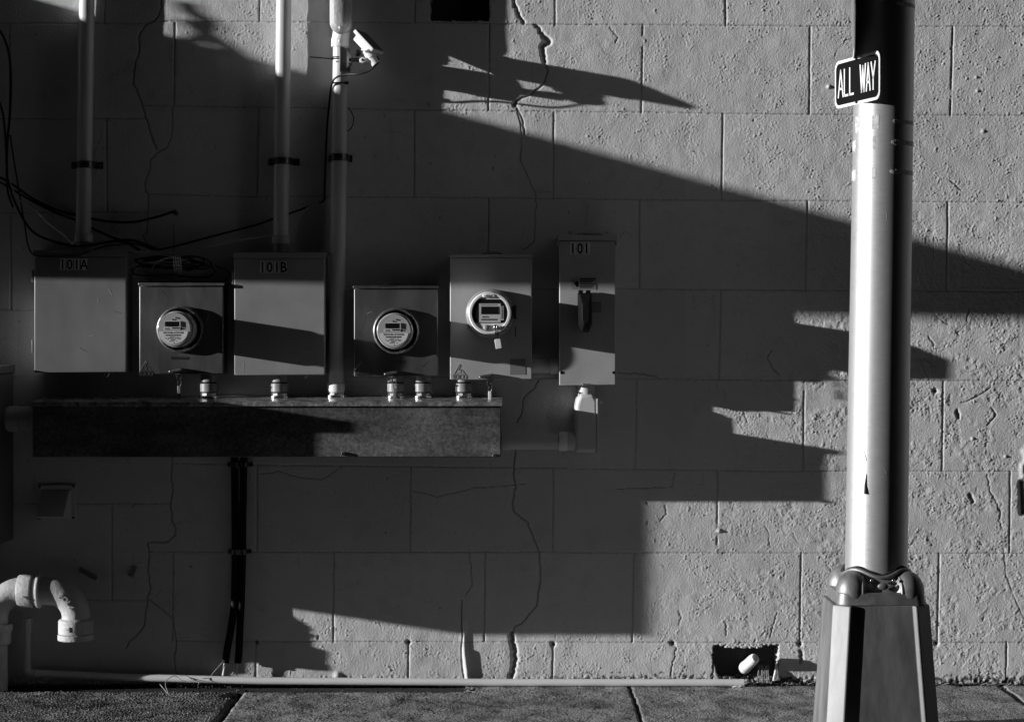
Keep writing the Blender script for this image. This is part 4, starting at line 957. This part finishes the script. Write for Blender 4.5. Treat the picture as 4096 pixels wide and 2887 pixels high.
rs = empty('riser_pipe', W(110, 2700, .05), 'thin white riser elbowing into the long white pipe at the lower left', 'pipe')
tr_ = .055
obj('riser', MB().tube([W(109, 2520, tr_), W(109, 2655, tr_)], .0125, 24), M_PVC, rs)
obj('cap', MB().tube([W(112, 2470, tr_), W(112, 2524, tr_)], .0158, 24), M_PVC, rs, bevel=.001)
obj('elbow', MB().tube([W(108, 2652, tr_), W(108, 2672, tr_), W(111, 2684, tr_), W(120, 2691, tr_), W(144, 2693, tr_)], .0155, 24), M_PVC, rs)
lpipe = obj('long_pipe', MB().tube([W(140, 2691, .055), W(510, 2707, .058), W(1024, 2721, .060), W(2048, 2728, .062), W(2976, 2729, .062)], .0134, 28), M_WHITE, smooth=True)
tag(lpipe, 'long thin white plastic pipe lying along the foot of the wall', 'pipe')

# twine, twigs and litter
cable('twine', 'curl of straw twine over the white pipe beside the black pipes', [W(640, 2735, .14), W(672, 2772, .2), W(662, 2740, .17), W(668, 2718, .12), W(695, 2702, .085), W(712, 2708, .085), W(730, 2720, .085), W(760, 2728, .085)], .0012, M_TWIG, 'straw twine', 'twine')
cable('twine', 'straw strands trailing along the top of the white pipe', [W(720, 2702, .09), W(745, 2700, .09), W(770, 2718, .09), W(795, 2728, .1), W(790, 2742, .12)], .0012, M_TWIG, 'straw twine', 'twine')
cable('twine', 'stiff straw leaning on the left black pipe', [W(842, 2703, .05), W(865, 2675, .05), W(889, 2648, .05)], .0012, M_TWIG, 'straw twine', 'twine')
rc = random.Random(9); lit = MB()
def pebble(x, y, z, s):
    vs = [Vector((rc.uniform(-1, 1), rc.uniform(-1, 1), rc.uniform(-1, 1))).normalized() * s * rc.uniform(.7, 1.2) for _ in range(8)]
    bm = bmesh.new()
    for v in vs: bm.verts.new(v)
    bmesh.ops.convex_hull(bm, input=bm.verts)
    bm.verts.index_update(); lit.add([(v.co.x + x, v.co.y + y, v.co.z + z) for v in bm.verts], [tuple(v.index for v in f.verts) for f in bm.faces]); bm.free()
for k in range(900):
    u = rc.random()
    X = rc.uniform(-1.9, 2.1) if u < .45 else rc.uniform(.88, 1.15) if u < .8 else rc.uniform(-1.35, -.9)
    pebble(X, -rc.uniform(.003, .045) if u > .1 else -rc.uniform(.12, .2), rc.uniform(-.006, .006), rc.uniform(.0015, .006))
tag(obj('litter', lit, M_DIRT, smooth=False), kind='stuff')
tw = MB()
for k in range(120):
    X = rc.uniform(.85, 2.1) if k % 2 else rc.uniform(-1.9, 1.2); Y = -rc.uniform(.005, .05); a = rc.uniform(-.9, .9); L = rc.uniform(.01, .04)
    tw.tube([(X, Y, .003), (X + L * .5 * math.cos(a), Y - .003, .006 + rc.random() * .004), (X + L * math.cos(a), Y + L * .3 * math.sin(a), .003 + rc.random() * .012)], rc.uniform(.0006, .0013), 5)
for k in range(9):
    x = 3055 + rc.uniform(-30, 40); tw.tube(spline([W(x, 2728, .01), W(x + rc.uniform(-8, 8), 2700, .012), W(x + rc.uniform(-14, 14), 2660, .0)], 4), .0012, 5)
tag(obj('dry_weeds', tw, M_TWIG), kind='stuff')
fb = MB()
for k in range(5): fb.ellipsoid(W(2935 + k * 7, 2744 + rc.uniform(-2, 2), .10), .005, .004, .0025, 8, 6)
tag(obj('foam_crumbs', fb, M_FOAM), 'white crumbs on the pavement at the right end of the white pipe', 'crumbs')

# ------------------------------------------------------------------ lamp post
pe = empty('lamp_post', (1.158, -1.0, 0), 'tall brushed aluminium post with a tapered base on the right', 'post')
def pax(z): return 1.1615 + (z - .549) * (1.190 - 1.1615) / (2.35 - .549)
def prad(z): return .0985 - (z - .549) * .0028
obj('shaft', MB().tube([(pax(z), -1.0, z) for z in (.44, .6, 1.2, 1.8, 2.4, 3.2, 4.6)], [prad(z) for z in (.44, .6, 1.2, 1.8, 2.4, 3.2, 4.6)], 96), M_ALU, pe)
def adhesive(z, a0, a1, h, seed):
    rg = random.Random(seed); n = 46; t = MB(); R_ = prad(z) + .0008; rings = []
    for k in range(n + 1):
        a = math.radians(a0 + (a1 - a0) * k / n); hh = h * (.55 + .45 * rg.random()); dz = .0015 * rg.uniform(-1, 1)
        if k in (0, n): hh *= .2
        cxx = pax(z); o_ = Vector((math.cos(a), math.sin(a), 0))
        rings.append([Vector((cxx, -1, z + dz - hh)) + o_ * (R_ - .002), Vector((cxx, -1, z + dz - hh)) + o_ * R_, Vector((cxx, -1, z + dz + hh)) + o_ * R_, Vector((cxx, -1, z + dz + hh)) + o_ * (R_ - .002)])
    obj('strap_residue', t.loft(rings), M_TAPE2, pe)
zp = lambda y: ZC + (CY - y) * S * (D - 1.09) / D
for y, a0, h in ((486, -82, .007), (570, -84, .0085), (688, -86, .008), (16, -78, .007)): adhesive(zp(y), a0, 20, h, y)
for y, h in ((578, .006), (690, .006)): adhesive(zp(y), -195, -163, h, y + 1)
for ya, yb, xa, xb in ((465, 512, 3490, 3515), (462, 520, 3436, 3446), (548, 590, 3492, 3500), (556, 596, 3428, 3436), (672, 712, 3488, 3503), (672, 718, 3425, 3436)):
    t = MB(); rings = []
    for x in np.linspace(xa, xb, 9):
        X = (x - CX) * S * (D - 1.09) / D; z0_, z1_ = zp(ya), zp(yb); cxx = pax(z0_); R_ = prad(z0_) + .0009
        Y = -1 - math.sqrt(max(R_ ** 2 - (X - cxx) ** 2, 0)); j = random.uniform(-.006, .006)
        rings.append([(X, Y + .002, z1_ + j), (X, Y, z1_ + j), (X, Y, z0_ - j * .7), (X, Y + .002, z0_ - j * .7)])
    obj('tape_patch', t.loft(rings), M_TAPE, pe)
def scratch(pts):
    o = []
    for x, y in pts:
        X = (x - CX) * S * (D - 1.09) / D; z = zp(y); o.append((X, -1 - math.sqrt(max(prad(z) ** 2 - (X - pax(z)) ** 2, 0)), z))
    return o
s_ = MB(); s_.tube(scratch([(3452, 1772), (3460, 1810), (3468, 1842)]), .0009, 6); s_.tube(scratch([(3468, 1895), (3464, 1940), (3466, 1975)]), [.001, .004, .007], 8)
obj('scuff', s_, M_DKMETAL, pe)
rg_ = random.Random(4)
for k in range(7):
    x0_ = rg_.uniform(3415, 3560); y0_ = rg_.uniform(720, 2150); s_ = MB()
    s_.tube(scratch([(x0_, y0_), (x0_ + rg_.uniform(-8, 14), y0_ + rg_.uniform(15, 50))]), .0005, 5); obj('scratch', s_, M_TAPE, pe)
# tapered base with corner pilasters
def base_ring(z, hw, cx=1.158, cy=-1.0, ch=.046, rec=.011):
    q = []
    prof = [(-hw + ch, -hw + .0), (-hw + ch + .006, -hw + .0), (-hw + ch + .009, -hw + rec), (hw - ch - .014, -hw + rec), (hw - ch - .006, -hw + .0), (hw - ch, -hw + .0)]
    for r_ in range(4):
        c_, s__ = math.cos(math.pi / 2 * r_), math.sin(math.pi / 2 * r_)
        for x, y in (prof if r_ % 2 == 0 else [(x, min(y, -hw) if abs(y + hw - rec) < 1e-9 else y) for x, y in prof]): q.append(Vector((cx + x * c_ - y * s__, cy + x * s__ + y * c_, z)))
    return q
obj('base_shroud', MB().loft([base_ring(z, h) for z, h in ((-.001, .181), (.084, .1755), (.26, .1635), (.432, .1525), (.438, .1505))]), M_BASE, pe, bevel=.004, seg=3)
def rsq(z, hw, rad, cx=1.158, cy=-1.0, n=6):
    return [Vector((cx + sx * (hw - rad) + rad * math.cos(a), cy + sy * (hw - rad) + rad * math.sin(a), z)) for sx, sy, s0 in ((1, 1, 0), (-1, 1, 1), (-1, -1, 2), (1, -1, 3)) for a in [math.pi / 2 * (s0 + k / n) for k in range(n + 1)]]
col = obj('collar', MB().loft([rsq(.4385, .140, .034), rsq(.447, .138, .034), rsq(.474, .136, .036), rsq(.477, .132, .036)]), M_CAST, pe, bevel=.0015)
def corner_blend(z, hw, k):                               # square to circle
    q = []
    for i in range(64):
        a = 2 * math.pi * i / 64; c_, s__ = math.cos(a), math.sin(a)
        sq = hw / max(abs(c_), abs(s__)); sq = min(sq, hw * 1.04); ci = .104
        rr_ = sq * (1 - k) + ci * k + .0
        q.append(Vector((1.160 + rr_ * c_, -1 + rr_ * s__, z + .010 * k * (-math.cos(4 * a)))))
    return q
obj('collar_cone', MB().loft([corner_blend(z, .124, k) for z, k in ((.475, 0), (.490, .25), (.505, .60), (.520, .88), (.534, 1))], True), M_CAST, col)
for sx, sy in ((-1, -1), (1, -1), (-1, 1), (1, 1)):
    l_ = obj('lobe', MB().ellipsoid((1.158 + sx * .087, -1 + sy * .087, .474), .0520, .0520, .066, 40, 24), M_CAST, col)
    X0, Y0 = 1.158 + sx * .050, -1 + sy * .112
    if sy < 0:
        n_ = Vector((-sx, -.15, 0)).normalized(); t_h = Vector((n_.y, -n_.x, 0)); c_ = Vector((1.158 + sx * .085, -1 + sy * .085, .474)) + n_ * .030
        obj('rib', MB().tube([c_ + t_h * .044 * math.cos(a) + ZA * .050 * math.sin(a) for a in [math.pi * k / 24 for k in range(25)]], .0045, 8), M_CAST, col)
        obj('bolt', MB().ellipsoid((1.158 + sx * .034, -1.126, .515), .0052, .006, .0052, 12, 8), M_CHROME, col)
obj('rib', MB().tube([(1.160 + .109 * math.cos(a), -1 + .109 * math.sin(a), .533 - .011 * math.cos(4 * a)) for a in [2 * math.pi * k / 72 for k in range(72)]], .0060, 10, True), M_CAST, col)
obj('sealant', MB().tube([(1.160 + .1015 * math.cos(a), -1 + .1015 * math.sin(a), .540 - .011 * math.cos(4 * a) + .0012 * math.sin(13 * a)) for a in [2 * math.pi * k / 90 for k in range(90)]], .0038, 8, True), M_DARK, col)
obj('rivet', MB().ellipsoid((1.160, -1.129, .497), .017, .006, .011, 24, 12), M_CAST, col)

# all-way plate and octagonal sign
ap = empty('sign_plate', (1.078, -1.0, 2.094), 'small black and white ALL WAY sign plate bent across the post', 'sign')
eL = Vector((.094, -.290, 0)).normalized(); nL = Vector((eL.y, -eL.x, 0))
org = Vector((1.097, -1.03, 2.090))
def pl(u, v, d=0.0):
    bend = -.006 + .010 * (1 - min(abs(u) / .02, 1)) * 0
    return org + eL * u + ZA * v + nL * (d + .06 * abs(u) * 0)
def rrp(hu, hv, rad, d, n=6): 
    return [pl(sx * (hu - rad) + rad * math.cos(a), sy * (hv - rad) + rad * math.sin(a), d) for sx, sy, s0 in ((1, 1, 0), (-1, 1, 1), (-1, -1, 2), (1, -1, 3)) for a in [math.pi / 2 * (s0 + k / n) for k in range(n + 1)]]
obj('plate', MB().prism(rrp(.1525, .0762, .026, 0), nL * .0022), M_SIGNW, ap, smooth=False)
f_ = obj('black_panel', MB().prism(rrp(.1435, .0668, .021, .0023), nL * .0006), M_SIGNB, ap, smooth=False)
LT = {'A': (((0, 0), (.5, 1)), ((.5, 1), (1, 0)), ((.2, .30), (.8, .30))), 'L': (((0, 1), (0, 0)), ((0, 0), (1, 0))),
      'W': (((0, 1), (.27, 0)), ((.27, 0), (.5, .95)), ((.5, .95), (.73, 0)), ((.73, 0), (1, 1))), 'Y': (((0, 1), (.5, .42)), ((1, 1), (.5, .42)), ((.5, .42), (.5, 0)))}
wd = MB()
for ch, u0, u1 in (('A', -.126, -.093), ('L', -.084, -.060), ('L', -.047, -.023), ('W', .024, .059), ('A', .065, .090), ('Y', .097, .123)):
    for (x0, y0), (x1, y1) in LT[ch]:
        p, q = Vector((u0 + (u1 - u0) * x0, -.040 + .083 * y0)), Vector((u0 + (u1 - u0) * x1, -.040 + .083 * y1))
        dd_ = (q - p).normalized(); nn_ = Vector((-dd_.y, dd_.x)) * .0036; p = p - dd_ * .0035; q = q + dd_ * .0035
        wd.prism([pl(*(p + nn_), .003), pl(*(p - nn_), .003), pl(*(q - nn_), .003), pl(*(q + nn_), .003)], nL * .0005)
obj('lettering', wd, M_SIGNW, f_, smooth=False)
for v in (-.068, .068): obj('bolt', MB().lathe([(.006, 0), (.006, .003), (0, .004)], pl(0, v, .003), nL, 14), M_BLACK, ap)
osn = empty('octagonal_sign', (1.088, -1.0, 2.16), 'large octagonal road sign seen edge-on, fixed to the post above the small plate', 'sign')
ray = Vector((1.090, 6.5, 0)).normalized()
ang = math.radians(.9); ray2 = Vector((ray.x * math.cos(ang) - ray.y * math.sin(ang), ray.x * math.sin(ang) + ray.y * math.cos(ang), 0)); nS = Vector((-ray2.y, ray2.x, 0))
oc = Vector((1.091, -1.0, 2.161 + .381)); Ro = .381 / math.cos(math.pi / 8)
octp = lambda R_, d: [oc + ray2 * R_ * math.cos(math.pi / 8 + math.pi / 4 * k) + ZA * R_ * math.sin(math.pi / 8 + math.pi / 4 * k) + nS * d for k in range(8)]
obj('plate', MB().prism(octp(Ro, 0), nS * .003), M_SIGNW, osn, smooth=False)
obj('face', MB().prism(octp(Ro - .02, .0031), nS * .0006), M_PAINT, osn, smooth=False)
